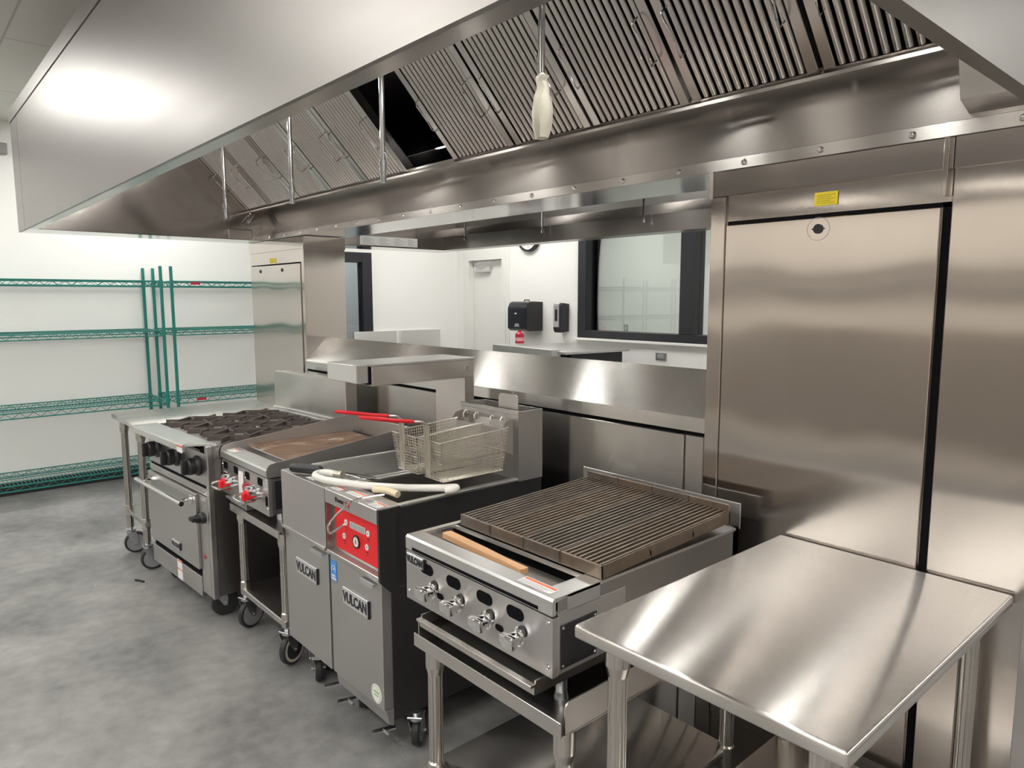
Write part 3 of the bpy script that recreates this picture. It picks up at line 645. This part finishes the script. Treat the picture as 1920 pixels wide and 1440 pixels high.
for g in range(4):
    x0 = -1.752 + g * .1485; m = MB()
    M = Matrix.Translation((x0, 1.325, .912)) @ Matrix.Rotation(ga, 4, 'X')
    Lg = .60
    for k in range(8):
        xx = .010 + k * (gw - .020) / 7
        m.prism([(xx - .0025, .006), (xx - .0042, .030), (xx - .0034, .038), (xx + .0034, .038), (xx + .0042, .030), (xx + .0025, .006)], 'y', .006, Lg - .006)
    m.box(0, 0, 0, gw - .001, .008, .037, .0015).box(0, Lg - .008, 0, gw - .001, Lg, .058, .0015)
    m.box(0, 0, .0, .004, Lg, .030).box(gw - .005, 0, .0, gw - .001, Lg, .036)
    for q in (.2, .4): m.box(0, q, .008, gw - .001, q + .006, .022)
    m.bm.transform(M); part('cooking_grate', m, GRATEB if g in (1, 3) else GRATEM, t)
part('burner_deck', MB().box(X0 + .03, 1.33, .80, X1 - .065, 1.94, .83), VOID, t)
# wire brush on the ledge
t = thing('wire_brush', 'wooden handled wire scratch brush lying on the charbroiler ledge', 'brush', (-1.53, 1.235, .876), math.radians(-3.5))
part('handle', MB().prism([(-.19, -.016), (.0, -.015), (.10, -.011), (.19, -.013), (.193, 0), (.19, .013), (.10, .011), (0, .015), (-.19, .016), (-.195, 0)], 'z', .024, .040), WOOD, t, 'pale wooden block handle', world=False)
m = MB()
for i in range(20):
    for j in range(3):
        x = -.185 + i * .0085; y = -.011 + j * .011; m.cyl((x, y, 0.0), (x + random.uniform(-.003, .003), y, .026), .0012, 4)
part('bristles', m, BLACKM, t, world=False)

# ------------------------------------------------------------------ deep fryer (right unit) and dump station (left unit)
YH = 1.207
t = thing('deep_fryer', 'floor fryer with a red control panel and a splashed back box', 'fryer', (-2.26, 1.6, 0))
part('cabinet', MB().box(-2.452, 1.255, .125, -2.066, 1.98, .62, .002).box(-2.452, 1.255, .62, -2.066, 1.30, .90).box(-2.086, 1.30, .62, -2.066, 1.98, .905).box(-2.452, 1.30, .62, -2.436, 1.98, .905).box(-2.436, 1.84, .62, -2.086, 1.98, .905), BLACKM, t)
part('tank', MB().box(-2.436, 1.36, .70, -2.086, 1.84, .71).box(-2.436, 1.355, .70, -2.43, 1.84, .905).box(-2.092, 1.355, .70, -2.086, 1.84, .905).box(-2.436, 1.835, .70, -2.086, 1.84, .905).prism([(1.31, .905), (1.40, .82), (1.40, .70), (1.31, .70)], 'x', -2.43, -2.092), S_DARK, t)
part('tank_screen', MB().box(-2.428, 1.40, .79, -2.094, 1.835, .794).box(-2.33, 1.40, .794, -2.325, 1.83, .80), BLACKM, t)
part('top_rim', MB().box(-2.452, 1.30, .903, -2.43, 1.86, .914, .003, 2), S_LEDGE, t); part('top_rim', MB().box(-2.092, 1.30, .903, -2.064, 1.86, .914, .003, 2), S_LEDGE, t)
part('top_ledge', MB().box(-2.452, 1.26, .896, -2.072, 1.31, .912, .001), S_FRONT, t)
hd = part('control_head', MB().box(-2.452, YH, .858, -2.064, 1.26, .912, .002).box(-2.452, YH, .655, -2.064, 1.262, .672, .002)
     .box(-2.452, YH + .032, .672, -2.062, 1.255, .858), S_FRONT, t)
part('head_side', MB().prism([(YH, .912), (1.295, .912), (1.297, .888), (1.276, .87), (1.274, .625), (1.255, .605), (YH, .655)], 'x', -2.070, -2.058), BLACKM, t, 'dark side cheek of the control head')
part('head_cheek', MB().box(-2.4535, YH + .004, .672, -2.450, 1.25, .858), S_DARK, t)
rp = part('red_panel', MB().box(-2.420, YH + .026, .684, -2.072, YH + .0325, .846), REDP, t, 'bright red control panel')
part('display', MB().box(-2.305, YH + .023, .788, -2.195, YH + .0262, .812), DISP, rp)
m = MB()
for k in range(7): m.box(-2.295 + k * .0145, YH + .0222, .791, -2.290 + k * .0145, YH + .0232, .809)
part('display_segments', m, GREYP, rp)
part('power_button', MB().cyl((-2.262, YH + .022, .744), (-2.262, YH + .0262, .744), .019, 24), PAPER, rp)
part('button_ring', MB().lathe([(.019, 0), (.025, 0), (.025, .004), (.019, .004)], AIM((-2.262, YH + .026, .744), (0, -1, 0)), 24).box(-2.264, YH + .0212, .736, -2.260, YH + .0222, .752), BLACK, rp)
for bx, bz in ((-2.352, .744), (-2.335, .80), (-2.175, .797), (-2.185, .744)):
    part('button', MB().cyl((bx, YH + .023, bz), (bx, YH + .0262, bz), .011, 20), PAPER, rp); part('button_mark', MB().box(bx - .003, YH + .0222, bz - .004, bx + .003, YH + .0232, bz + .004).tube([(bx + .012 * math.cos(k * PI / 8), YH + .0255, bz + .012 * math.sin(k * PI / 8)) for k in range(16)], .001, 4, True), GREYP, rp)
    part('button_caption', MB().box(bx - .008, YH + .0252, bz - .022, bx + .008, YH + .0262, bz - .019).box(bx - .003, YH + .0252, bz - .032, bx + .003, YH + .0262, bz - .028), BLACK, rp)
part('lettering', MB().text('Power', .024, FRONT(-2.335, YH - .0005, .887), .001, .0006), BLACK, t)
part('lettering', MB().text('Fry', .024, FRONT(-2.275, YH - .0005, .887), .001, .0006), CRIM, t, 'red letters of the front script')
dr = part('door', MB().box(-2.44, 1.215, .178, -2.066, 1.255, .648, .002), S_FRONT, t)
part('door_pull', MB().box(-2.175, 1.195, .638, -2.085, 1.216, .645, .001).box(-2.175, 1.193, .628, -2.085, 1.196, .645), S_LEDGE, dr)
badge(t, -2.245, 1.215, .525, .185, .066)
sticker(t, ((-2.436, 1.2145, .555), (-2.388, 1.2145, .555), (-2.388, 1.2145, .635), (-2.436, 1.2145, .635)), BLUE, 'energy_sticker', 'small blue and white energy sticker')
m = MB().box(-2.431, 1.2132, .560, -2.393, 1.2138, .567).box(-2.431, 1.2132, .572, -2.400, 1.2138, .578)
m.tube(arc((-2.412, 1.2135, .600), .015, -30, 210, 10), .0018, 4); m.cyl((-2.410, 1.2136, .602), (-2.410, 1.2130, .602), .005, 5)
part('energy_mark', m, PAPER, t)
part('round_sticker', MB().cyl((-2.115, 1.2152, .225), (-2.115, 1.2138, .225), .035, 30), PAPER, t, 'round white and green seal')
part('seal_ring', MB().tube([(-2.115 + .029 * math.cos(k * PI / 16), 1.2138, .225 + .029 * math.sin(k * PI / 16)) for k in range(32)], .0012, 4, True).box(-2.134, 1.2132, .228, -2.096, 1.2138, .236).box(-2.130, 1.2132, .216, -2.100, 1.2138, .222), plain('green_print', (.35, .5, .3)), t)
part('kick_skirt', MB().prism([(1.225, .178), (1.255, .178), (1.255, .11), (1.235, .12)], 'x', -2.44, -2.066), S_FRONT, t)
flat_sticker(t, -2.44, 1.225, -2.375, 1.262, .9125); flat_sticker(t, -2.34, 1.235, -2.24, 1.275, .9125); flat_sticker(t, -2.15, 1.218, -2.085, 1.262, .9125)
bx = part('flue_box', MB().box(-2.432, 1.85, .90, -2.062, 1.856, 1.182).box(-2.432, 1.975, .90, -2.062, 1.981, 1.182).box(-2.432, 1.856, .90, -2.426, 1.975, 1.182).box(-2.068, 1.856, .90, -2.062, 1.975, 1.182)
     .box(-2.435, 1.846, 1.168, -2.06, 1.852, 1.186, .002), S_FRONT, t)
part('flue_dark', MB().box(-2.434, 1.856, 1.10, -2.068, 1.975, 1.11), VOID, t)
part('basket_hanger', MB().prism([(1.85, 1.150), (1.815, 1.145), (1.79, 1.118), (1.79, 1.03), (1.85, 1.005)], 'x', -2.425, -2.095), S_FRONT, t)
part('lift_plate', MB().prism(rrect(-2.205, 1.10, -2.085, 1.245, .022), 'y', 1.868, 1.871), S_X, t)
for x, y, a in ((-2.39, 1.31, 1.0), (-2.045, 1.335, .75), (-2.375, 1.90, .1), (-2.12, 1.90, .2)): caster(t, x, y, .14, a, .055, HUB)
for x in (-2.395, -2.13): part('brake_pedal', MB().bar((x, 1.30, .055), (x - .04, 1.225, .045), .022, .006).cyl((x - .02, 1.26, .048), (x + .02, 1.26, .048), .006, 8), ZINC, t)

t = thing('dump_station', 'fryer dump station with an overhead heat lamp, left of the red panelled fryer', 'fryer station', (-2.65, 1.6, 0))
part('cabinet', MB().box(-2.846, 1.255, .175, -2.460, 1.98, .80, .002).box(-2.846, 1.255, .80, -2.84, 1.98, .905).box(-2.466, 1.255, .80, -2.460, 1.98, .905).box(-2.84, 1.97, .8, -2.466, 1.98, .93), S_DARK, t)
part('upper_front', MB().box(-2.85, YH, .675, -2.458, 1.255, .912, .002).box(-2.85, YH - .006, .662, -2.458, 1.25, .676, .002).box(-2.85, 1.255, .903, -2.458, 1.345, .912, .001), S_FRONT, t)
part('pan', MB().prism([(1.345, .908), (1.37, .84), (1.90, .80), (1.90, .81), (1.375, .85), (1.352, .908)], 'x', -2.838, -2.47).box(-2.85, 1.345, .903, -2.828, 1.90, .916, .003, 2).box(-2.478, 1.345, .903, -2.458, 1.90, .916, .003, 2).box(-2.838, 1.345, .80, -2.832, 1.9, .905).box(-2.474, 1.345, .80, -2.468, 1.9, .905), S_LEDGE, t)
dr = part('door', MB().box(-2.848, 1.215, .175, -2.458, 1.255, .658, .002), S_FRONT, t)
part('door_pull', MB().box(-2.565, 1.195, .645, -2.465, 1.216, .652, .001).box(-2.565, 1.193, .635, -2.465, 1.196, .652), S_LEDGE, dr)
badge(t, -2.645, 1.215, .528, .185, .066)
flat_sticker(t, -2.65, 1.225, -2.58, 1.262, .9125)
hl = part('heat_lamp', MB().box(-2.672, 1.415, 1.285, -2.438, 1.925, 1.365, .003), S_X, t, 'overhead heat lamp arm')
part('lamp_cap', MB().box(-2.672, 1.345, 1.30, -2.435, 1.40, 1.372, .003), S_LEDGE, hl)
part('lamp_lid', MB().box(-2.676, 1.36, 1.364, -2.437, 1.93, 1.371, .001), S_LEDGE, hl)
part('lamp_gap', MB().box(-2.665, 1.40, 1.292, -2.44, 1.416, 1.36), VOID, hl)
part('arm_screw', MB().cyl((-2.439, 1.885, 1.325), (-2.434, 1.885, 1.325), .011, 16), CHROME, hl)
part('lamp_post', MB().box(-2.655, 1.872, .91, -2.438, 1.925, 1.286, .002), S_X, t)
for x, y, a in ((-2.78, 1.30, 1.0), (-2.50, 1.90, .1), (-2.80, 1.90, .2), (-2.69, 1.27, 1.15)): caster(t, x, y, .18, a, .055, HUB)
part('brake_pedal', MB().bar((-2.53, 1.30, .06), (-2.565, 1.235, .05), .022, .006), ZINC, t)

# fry baskets hanging on the hanger
def basket(x0, x1, label):
    t = thing('fry_basket', label, 'fry basket', ((x0 + x1) / 2, 1.63, .955), 0, 'wire fry baskets on the fryer')
    ya, yb, z0, z1 = 1.475, 1.80, .957, 1.105; tp = .012     # taper at the bottom
    zt = lambda y: z1 + (y - ya) * .06
    def P(u, v, h):                                           # u,v in 0..1 over the plan, h 0..1
        k = tp * (1 - h); x = x0 + k + (x1 - x0 - 2 * k) * u; y = ya + k * 1.6 + (yb - ya - 2 * k * 1.6) * v
        return (x, y, z0 + (zt(y) - z0) * h)
    m = MB(); r = .0013; nu, nv, nh = 13, 29, 13
    for i in range(nh + 1):
        h = i / nh; m.tube([P(0, 0, h), P(1, 0, h), P(1, 1, h), P(0, 1, h)], r, 4, True)
    for i in range(nu + 1):
        u = i / nu; m.tube([P(u, 0, 1), P(u, 0, 0), P(u, 1, 0), P(u, 1, 1)], r, 4)
    for i in range(1, nv):
        v = i / nv; m.tube([P(0, v, 1), P(0, v, 0), P(1, v, 0), P(1, v, 1)], r, 4)
    part('mesh', m, WIRE, t)
    m = MB().tube([P(0, 0, 1), P(1, 0, 1), P(1, 1, 1), P(0, 1, 1)], .003, 6, True).tube([P(0, 0, 0), P(1, 0, 0), P(1, 1, 0), P(0, 1, 0)], .0022, 6, True)
    m.tube([P(0, 0, .45), P(1, 0, .45), P(1, 1, .45), P(0, 1, .45)], .0018, 5, True)
    part('rim', m, WIRE, t)
    for u in (.28, .72):
        a = Vector(P(u, 1, 1))
        part('hook', MB().tube([a + Vector(d) for d in ((0, -.004, -.03), (0, .002, 0), (0, -.006, .012), (0, -.006, .026), (0, .004, .036), (0, .014, .034), (0, .017, .024))], .0032, 7).lathe([(0, -.005), (.0045, 0), (0, .005)], Matrix.Translation(a + Vector((0, .014, .034))), 8), WIRE, t)
    xc = (x0 + x1) / 2
    hw = part('handle', MB().box(xc - .014, ya - .006, z0 + .01, xc + .014, ya - .003, 1.10)
         .tube([(xc - .012, ya - .006, 1.0), (xc - .012, ya - .01, 1.165), (xc - .008, ya - .03, 1.180), (xc - .006, ya - .075, 1.186)], .0035, 6)
         .tube([(xc + .012, ya - .006, 1.0), (xc + .012, ya - .01, 1.165), (xc + .008, ya - .03, 1.180), (xc + .006, ya - .075, 1.186)], .0035, 6)
         .tube([(xc, ya - .006, 1.0), (xc, ya - .01, 1.165), (xc, ya - .03, 1.181), (xc, ya - .075, 1.187)], .0035, 6), WIRE, t)
    loop = [(xc - .006, ya - .07, 1.186), (xc - .011, ya - .14, 1.197), (xc - .014, ya - .20, 1.209), (xc - .010, ya - .265, 1.222), (xc, ya - .282, 1.225), (xc + .010, ya - .265, 1.222), (xc + .014, ya - .20, 1.209), (xc + .011, ya - .14, 1.197), (xc + .006, ya - .07, 1.186)]
    part('grip', MB().tube(loop, .0062, 8), RED, hw, 'red coated grip')
    return t
basket(-2.212, -2.068, 'right hand wire fry basket with red handle, nearest the camera')
basket(-2.392, -2.228, 'left hand wire fry basket with red handle, beside the dump station')

# brush, hose and rod lying on the fryer top
t = thing('fryer_brush', 'fryer cleaning brush with a black grip lying on the dump station', 'brush', (-2.62, 1.27, .915))
part('grip', MB().tube([(-2.760, 1.215, .934), (-2.752, 1.219, .935), (-2.635, 1.281, .936), (-2.628, 1.285, .936)], [.015, .019, .019, .013], 14), BLACK, t, 'black grip')
part('rods', MB().tube([(-2.63, 1.285, .934), (-2.54, 1.330, .930), (-2.40, 1.41, .918)], .0032, 6).tube([(-2.63, 1.281, .936), (-2.53, 1.322, .934), (-2.38, 1.40, .918)], .0032, 6).tube([(-2.63, 1.288, .936), (-2.55, 1.338, .932), (-2.43, 1.42, .92)], .0032, 6), CHROME, t)
t = thing('drain_hose', 'white rubber hose with a metal ferrule looped across the fryer top', 'hose', (-2.33, 1.33, .915))
hp = [(-2.535, 1.295, .936), (-2.575, 1.283, .936), (-2.598, 1.262, .934), (-2.588, 1.238, .933), (-2.55, 1.225, .933), (-2.48, 1.232, .933), (-2.40, 1.262, .933), (-2.30, 1.318, .931), (-2.20, 1.395, .930), (-2.12, 1.478, .930), (-2.075, 1.53, .932), (-2.055, 1.535, .933), (-2.047, 1.51, .932), (-2.062, 1.49, .930)]
def smooth(P, k=4):
    P = [Vector(p) for p in P]; out = []
    for i in range(len(P) - 1):
        a, b, c, d = P[max(i - 1, 0)], P[i], P[i + 1], P[min(i + 2, len(P) - 1)]
        for j in range(k):
            s = j / k; out.append(.5 * ((2 * b) + (c - a) * s + (2 * a - 5 * b + 4 * c - d) * s * s + (3 * b - a - 3 * c + d) * s ** 3))
    return out + [P[-1]]
hs = part('tube', MB().tube(smooth(hp), .014, 14), PLASTW, t)
part('ferrule', MB().tube([(-2.545, 1.293, .936), (-2.505, 1.308, .936)], .0145, 14).tube([(-2.51, 1.306, .936), (-2.50, 1.31, .936)], .017, 14).box(-2.515, 1.295, .915, -2.505, 1.315, .925), plain('brass_ferrule', (.55, .50, .42), .35, .9), t, 'metal ferrule')
t = thing('cleanout_rod', 'bent steel clean-out rod with a cream handle, hanging over the red panel', 'tool', (-2.2, 1.28, .915))
part('handle', MB().tube(smooth([(-2.262, 1.312, .927), (-2.24, 1.318, .930), (-2.20, 1.335, .929), (-2.16, 1.338, .928), (-2.145, 1.34, .926)]), .0135, 12), CREAMH, t, 'cream handle')
part('rod', MB().tube(smooth([(-2.19, 1.31, .922), (-2.20, 1.27, .922), (-2.215, 1.20, .915), (-2.235, 1.165, .885), (-2.275, 1.155, .850), (-2.318, 1.152, .812), (-2.325, 1.152, .795), (-2.315, 1.155, .782), (-2.295, 1.158, .790), (-2.225, 1.165, .833)]), .0042, 8), CHROME, t)

# ------------------------------------------------------------------ griddle on its castered stand
t = thing('equipment_stand', 'castered stainless stand under the griddle', 'stand', (-3.1, 1.6, 0))
part('stand_top', MB().box(-3.432, 1.195, .632, -2.866, 1.95, .637).box(-3.432, 1.19, .605, -2.866, 1.196, .640, .001), S_X, t)
for xa, xb in ((-3.436, -3.432), (-2.866, -2.862)):
    part('side_upstand', MB().prism([(1.205, .62)] + [(1.225 + .02 * math.cos(math.radians(a)), .650 + .02 * math.sin(math.radians(a))) for a in range(180, 89, -18)] + [(1.95, .670), (1.95, .62)], 'x', xa, xb), S_DARK, t)
for x in (-3.395, -2.915):
    for y in (1.235, 1.88):
        leg(t, x, y, .178, .625, False, .0185, True, .215); caster(t, x, y, .19, .32 if x < -3 else .42, .072, HUB if x < -3 else CREAMW)
part('undershelf', MB().box(-3.42, 1.215, .185, -2.89, 1.9, .215, .003), S_X, t)

t = thing('griddle', 'flat top griddle with a browned plate and two red knobs', 'griddle', (-3.27, 1.6, .637))
X0, X1, YF = -3.553, -2.988, 1.205
part('body', MB().box(X0 + .002, YF + .015, .675, X1 - .002, 1.94, .84).box(X0 + .01, YF + .10, .62, X1 - .15, 1.90, .675), S_DARK, t)
part('control_panel', MB().box(X0, YF, .672, X1, YF + .018, .842, .001), S_FRONT, t)
part('panel_gap', MB().box(X0 + .01, YF + .004, .842, X1 - .01, YF + .02, .850), VOID, t)
part('ledge', MB().prism([(YF - .006, .850), (YF - .006, .878), (YF, .885), (YF + .085, .885), (YF + .085, .850)], 'x', X0, X1), S_LEDGE, t)
part('grease_trough', MB().box(X0, YF + .085, .84, X1, YF + .125, .862), S_DARK, t)
cp = part('cook_plate', MB().box(X0 + .006, YF + .125, .845, X1 - .006, 1.91, .891, .003), S_DARK, t)
part('seasoned_top', MB().box(X0 + .012, YF + .131, .890, X1 - .012, 1.90, .8925), RUST, cp, 'browned cooking surface')
for xa, xb in ((X0 - .001, X0 + .005), (X1 - .005, X1 + .001)):
    part('side_splash', MB().prism([(YF - .004, .845), (YF - .004, .872)] + [(YF + .026 + .03 * math.cos(math.radians(a)), .878 + .03 * math.sin(math.radians(a))) for a in range(180, 89, -15)] + [(1.93, .985), (1.95, .985), (1.95, .845)], 'x', xa, xb), S_FRONT, t)
part('back_splash', MB().box(X0, 1.93, .845, X1, 1.95, .985, .002), S_FRONT, t)
flat_sticker(t, X0 + .03, YF + .015, X0 + .11, YF + .06, .8855)
for i, cx in enumerate((-3.50, -3.365, -3.225, -3.075)): part('air_slot', MB().prism(rrect(cx - .027, .797, cx + .027, .832, .008), 'y', YF - .0012, YF + .001), VOID, t)
badge(t, -3.49, YF, .772, .06, .026)
part('small_slot', MB().prism(rrect(-3.02, .715, -2.998, .760, .008), 'y', YF - .0012, YF + .001), VOID, t)
for cx in (-3.40, -3.11):
    k = part('knob', MB().cyl((cx, YF - .055, .748), (cx, YF - .02, .748), .030, 20).box(cx - .012, YF - .072, .728, cx + .012, YF - .05, .768, .004), RED, t, 'red knob')
    part('knob_cap', MB().cyl((cx, YF - .05, .764), (cx, YF - .018, .764), .031, 20).cyl((cx, YF - .02, .75), (cx, YF, .75), .026, 20), CHROME, k)
    part('knob_guard', MB().tube(smooth([(cx - .062, YF, .752), (cx - .066, YF - .07, .745), (cx - .05, YF - .092, .741), (cx + .05, YF - .092, .741), (cx + .066, YF - .07, .745), (cx + .062, YF, .752)]), .0055, 8), CHROME, k)
sticker(t, ((-3.325, YF - .004, .688), (-3.262, YF - .004, .692), (-3.270, YF - .001, .822), (-3.332, YF - .001, .818)), PAPER, 'hang_tag', 'hanging white paper tag')
part('igniter', MB().cyl((-3.235, YF - .015, .757), (-3.235, YF, .757), .02, 16), CRIM, t, 'dark red igniter button')
part('side_cover', MB().box(X1 - .001, 1.235, .70, X1 + .003, 1.34, .828, .001), BLACK, t, 'black side cover plate')
m = MB()
for sx, sz in ((X0 + .012, .815), (X0 + .012, .70), (X1 - .012, .835), (X1 - .012, .705), (-3.245, .80), (-3.24, .715)): m.lathe([(0, .004), (.004, .003), (.006, 0)], AIM((sx, YF, sz), (0, -1, 0)), 10)
part('screws', m, CHROME, t)
part('grease_drawer', MB().box(-3.49, YF - .012, .655, -3.28, YF + .02, .668, .001).box(-3.46, YF + .0, .600 + .04, -3.25, 1.7, .672), S_FRONT, t)
for x in (X0 + .05, X1 - .05):
    for y in (1.28, 1.86): part('foot', MB().cyl((x, y, .637), (x, y, .676), .018, 12), ZINC, t)

# ------------------------------------------------------------------ six burner range (turned a little)
RW, RD = .87, .80
t = thing('gas_range', 'gas range with oven, black knobs and star shaped iron grates', 'range', (-3.558, 1.14, 0), math.radians(3.0))
P_ = lambda n, mb, m, par=t, lab=None: part(n, mb, m, par, lab, world=False)   # local: right front corner at origin, x goes left negative
P_('body', MB().box(-RW, .02, .13, 0, RD, .84, .002).box(-RW, .02, .84, -RW + .012, RD, .905).box(-.03, .02, .84, 0, RD, .905).box(-RW, RD - .05, .84, 0, RD, .905), S_DARK)
P_('control_panel', MB().box(-RW, 0, .70, 0, .022, .865, .002), S_FRONT)
P_('ledge', MB().prism([(-.085, .876), (-.085, .906), (-.08, .912), (.05, .912), (.05, .905), (-.07, .90), (-.07, .876)], 'x', -RW - .004, -.10).prism([(-RW - .004, .05), (-.10, -.07), (-.01, .05)][::-1] and [(-.105, -.075), (-.012, .05), (-.105, .05)], 'z', .903, .912), S_LEDGE)
P_('ledge_end', MB().box(-.095, .0, .865, -.012, .03, .90), VOID)
s = P_('sticker', MB().box(-.165, -.0862, .872, -.095, -.0852, .908), PAPER, t, 'white sticker with an orange stripe')
P_('sticker_stripe', MB().box(-.165, -.0868, .898, -.095, -.0860, .908), ORANGE, s)
P_('side_post', MB().box(-.03, -.004, .12, 0, .03, .905, .002), S_FRONT)
for cx in (-.725, -.43, -.135):
    k = P_('knob', MB().lathe([(.052, 0), (.052, .008), (.044, .014), (.040, .020), (.043, .026), (.043, .048), (.038, .054), (0, .056)], AIM((cx, -.001, .79), (0, -1, 0)), 28).box(cx - .012, -.082, .752, cx + .012, -.05, .828, .006, 2), BLACK, t, 'black burner knob')
P_('panel_gap', MB().box(-RW + .03, -.0012, .688, -.035, .002, .698), VOID)
P_('vent_panel', MB().box(-RW + .01, -.004, .650, -.03, .02, .686, .002).box(-RW + .04, -.006, .662, -.06, -.003, .668), S_FRONT)
od = P_('oven_door', MB().box(-RW + .015, -.022, .245, -.14, .02, .645, .003).box(-RW + .045, -.024, .60, -.17, -.021, .63, .001), S_FRONT)
P_('oven_handle', MB().cyl((-RW + .0, -.078, .598), (-.17, -.078, .598), .0135, 14).tube([(-RW + .10, -.02, .606), (-RW + .10, -.055, .606), (-RW + .09, -.078, .599)], .009, 8).tube([(-.20, -.02, .606), (-.20, -.055, .606), (-.21, -.078, .599)], .009, 8)
   .box(-RW + .085, -.026, .585, -RW + .115, -.021, .63, .001).box(-.215, -.026, .585, -.185, -.021, .63, .001), CHROME, od)
b = P_('badge', MB().box(-.50, -.028, .285, -.385, -.022, .325, .001), SILVER, t, 'silver nameplate')
P_('badge_letters', MB().text('VULCAN', .031, FRONT(-.444, -.0285, .304), .0008, .0016, .9), BLACK, b)
P_('badge_edge', MB().box(-.386, -.0285, .285, -.381, -.022, .325), BLACK, b)
P_('thermostat_panel', MB().box(-.135, -.006, .125, -.032, .02, .645, .002), S_FRONT)
P_('thermostat_knob', MB().lathe([(.030, 0), (.028, .012), (.022, .02), (.022, .036), (0, .038)], AIM((-.085, -.006, .53), (0, -1, 0)), 24).box(-.115, -.07, .522, -.058, -.035, .542, .005, 2), BLACK, t, 'black oven knob')
P_('indicator', MB().lathe([(0, .004), (.010, .004), (.013, 0)], AIM((-.085, -.006, .325), (0, -1, 0)), 16), CRIM, t)
P_('kick_panel', MB().box(-RW + .005, -.012, .10, -.138, .02, .205, .002), S_FRONT)
P_('kick_gap', MB().box(-RW + .02, -.002, .205, -.14, .01, .245), VOID)
s = P_('sticker', MB().box(-.475, -.0132, .105, -.405, -.0122, .215), PAPER, t, 'white label sheet with red lines')
P_('sticker_stripe', MB().box(-.475, -.014, .205, -.405, -.013, .213).box(-.475, -.014, .158, -.405, -.013, .164), ORANGE, s)
P_('top_deck', MB().box(-RW + .01, .05, .862, -.02, RD - .04, .872), plain('stove_deck', (.50, .46, .43), .4, .75), t)
P_('flue_riser', MB().box(-RW, RD - .02, .86, 0, RD + .055, 1.165, .002), S_XP)
P_('riser_trim', MB().box(-RW, RD - .055, .905, 0, RD - .015, .925, .004, 2).box(-RW, RD - .035, .925, 0, RD - .018, .94, .003), S_LEDGE)
gwx, gwy = (RW - .05) / 3, (RD - .14) / 2
for i in range(3):
    for j in range(2):
        x0 = -RW + .025 + i * gwx; y0 = .065 + j * gwy; cx, cy = x0 + gwx / 2, y0 + gwy / 2; hx, hy = gwx / 2 - .003, gwy / 2 - .003
        m = MB(); h, wd, zc = .027, .0085, .917
        mid = [(cx + hx, cy), (cx, cy + hy), (cx - hx, cy), (cx, cy - hy)]
        for q in range(4):
            (ax, ay), (bx_, by_) = mid[q], mid[(q + 1) % 4]
            m.bar((ax, ay, zc), (bx_, by_, zc), wd, h)                                                     # side of the diamond
            kx, ky = cx + (ax - cx) * .22 + (bx_ - cx) * .10, cy + (ay - cy) * .22 + (by_ - cy) * .10
            m.bar((ax, ay, zc), (kx, ky, zc), wd, h)                                                       # finger to the middle
            ex, ey = (ax + bx_) / 2, (ay + by_) / 2
            m.bar((ex, ey, zc), (ex + (ex - cx) * .75, ey + (ey - cy) * .75, zc), wd, h)                   # tip to the corner
        P_('burner_grate', m, IRON)
        P_('burner', MB().lathe([(0, .024), (.030, .024), (.036, .012), (.045, .010), (.05, 0), (0, 0)], Matrix.Translation((cx, cy, .872)), 20), BLACKM)
for x, y in ((-RW + .15, .07), (-.075, .05), (-RW + .1, RD - .1), (-.1, RD - .1)):
    P0 = ORIG[t.name] @ Vector((x, y, 0)); caster(t, P0.x, P0.y, .17, -.1, .068, RUBBER)

# ------------------------------------------------------------------ left table on casters
t = thing('work_table', 'stainless steel work table on casters, left of the range', 'table', (-4.76, 1.5, 0))
part('tabletop', MB().box(-5.05, 1.04, .872, -4.475, 1.98, .902, .005, 2), S_TOP, t)
for x in (-4.945, -4.56):
    for y in (1.085, 1.92):
        leg(t, x, y, .172, .872, False, .0195, True, .285); caster(t, x, y, .185, -.15 if x < -4.8 else -.05, .068, HUB)
part('undershelf', MB().box(-4.98, 1.07, .270, -4.53, 1.94, .298, .003), S_X, t)

# scrap on the floor
solo('floor_scrap', MB().tube([(-4.42, .975, .006), (-4.39, .99, .008), (-4.36, 1.005, .006)], .006, 8), BLACK, 'tiny dark scrap lying on the grey floor in front of the range', 'scrap')
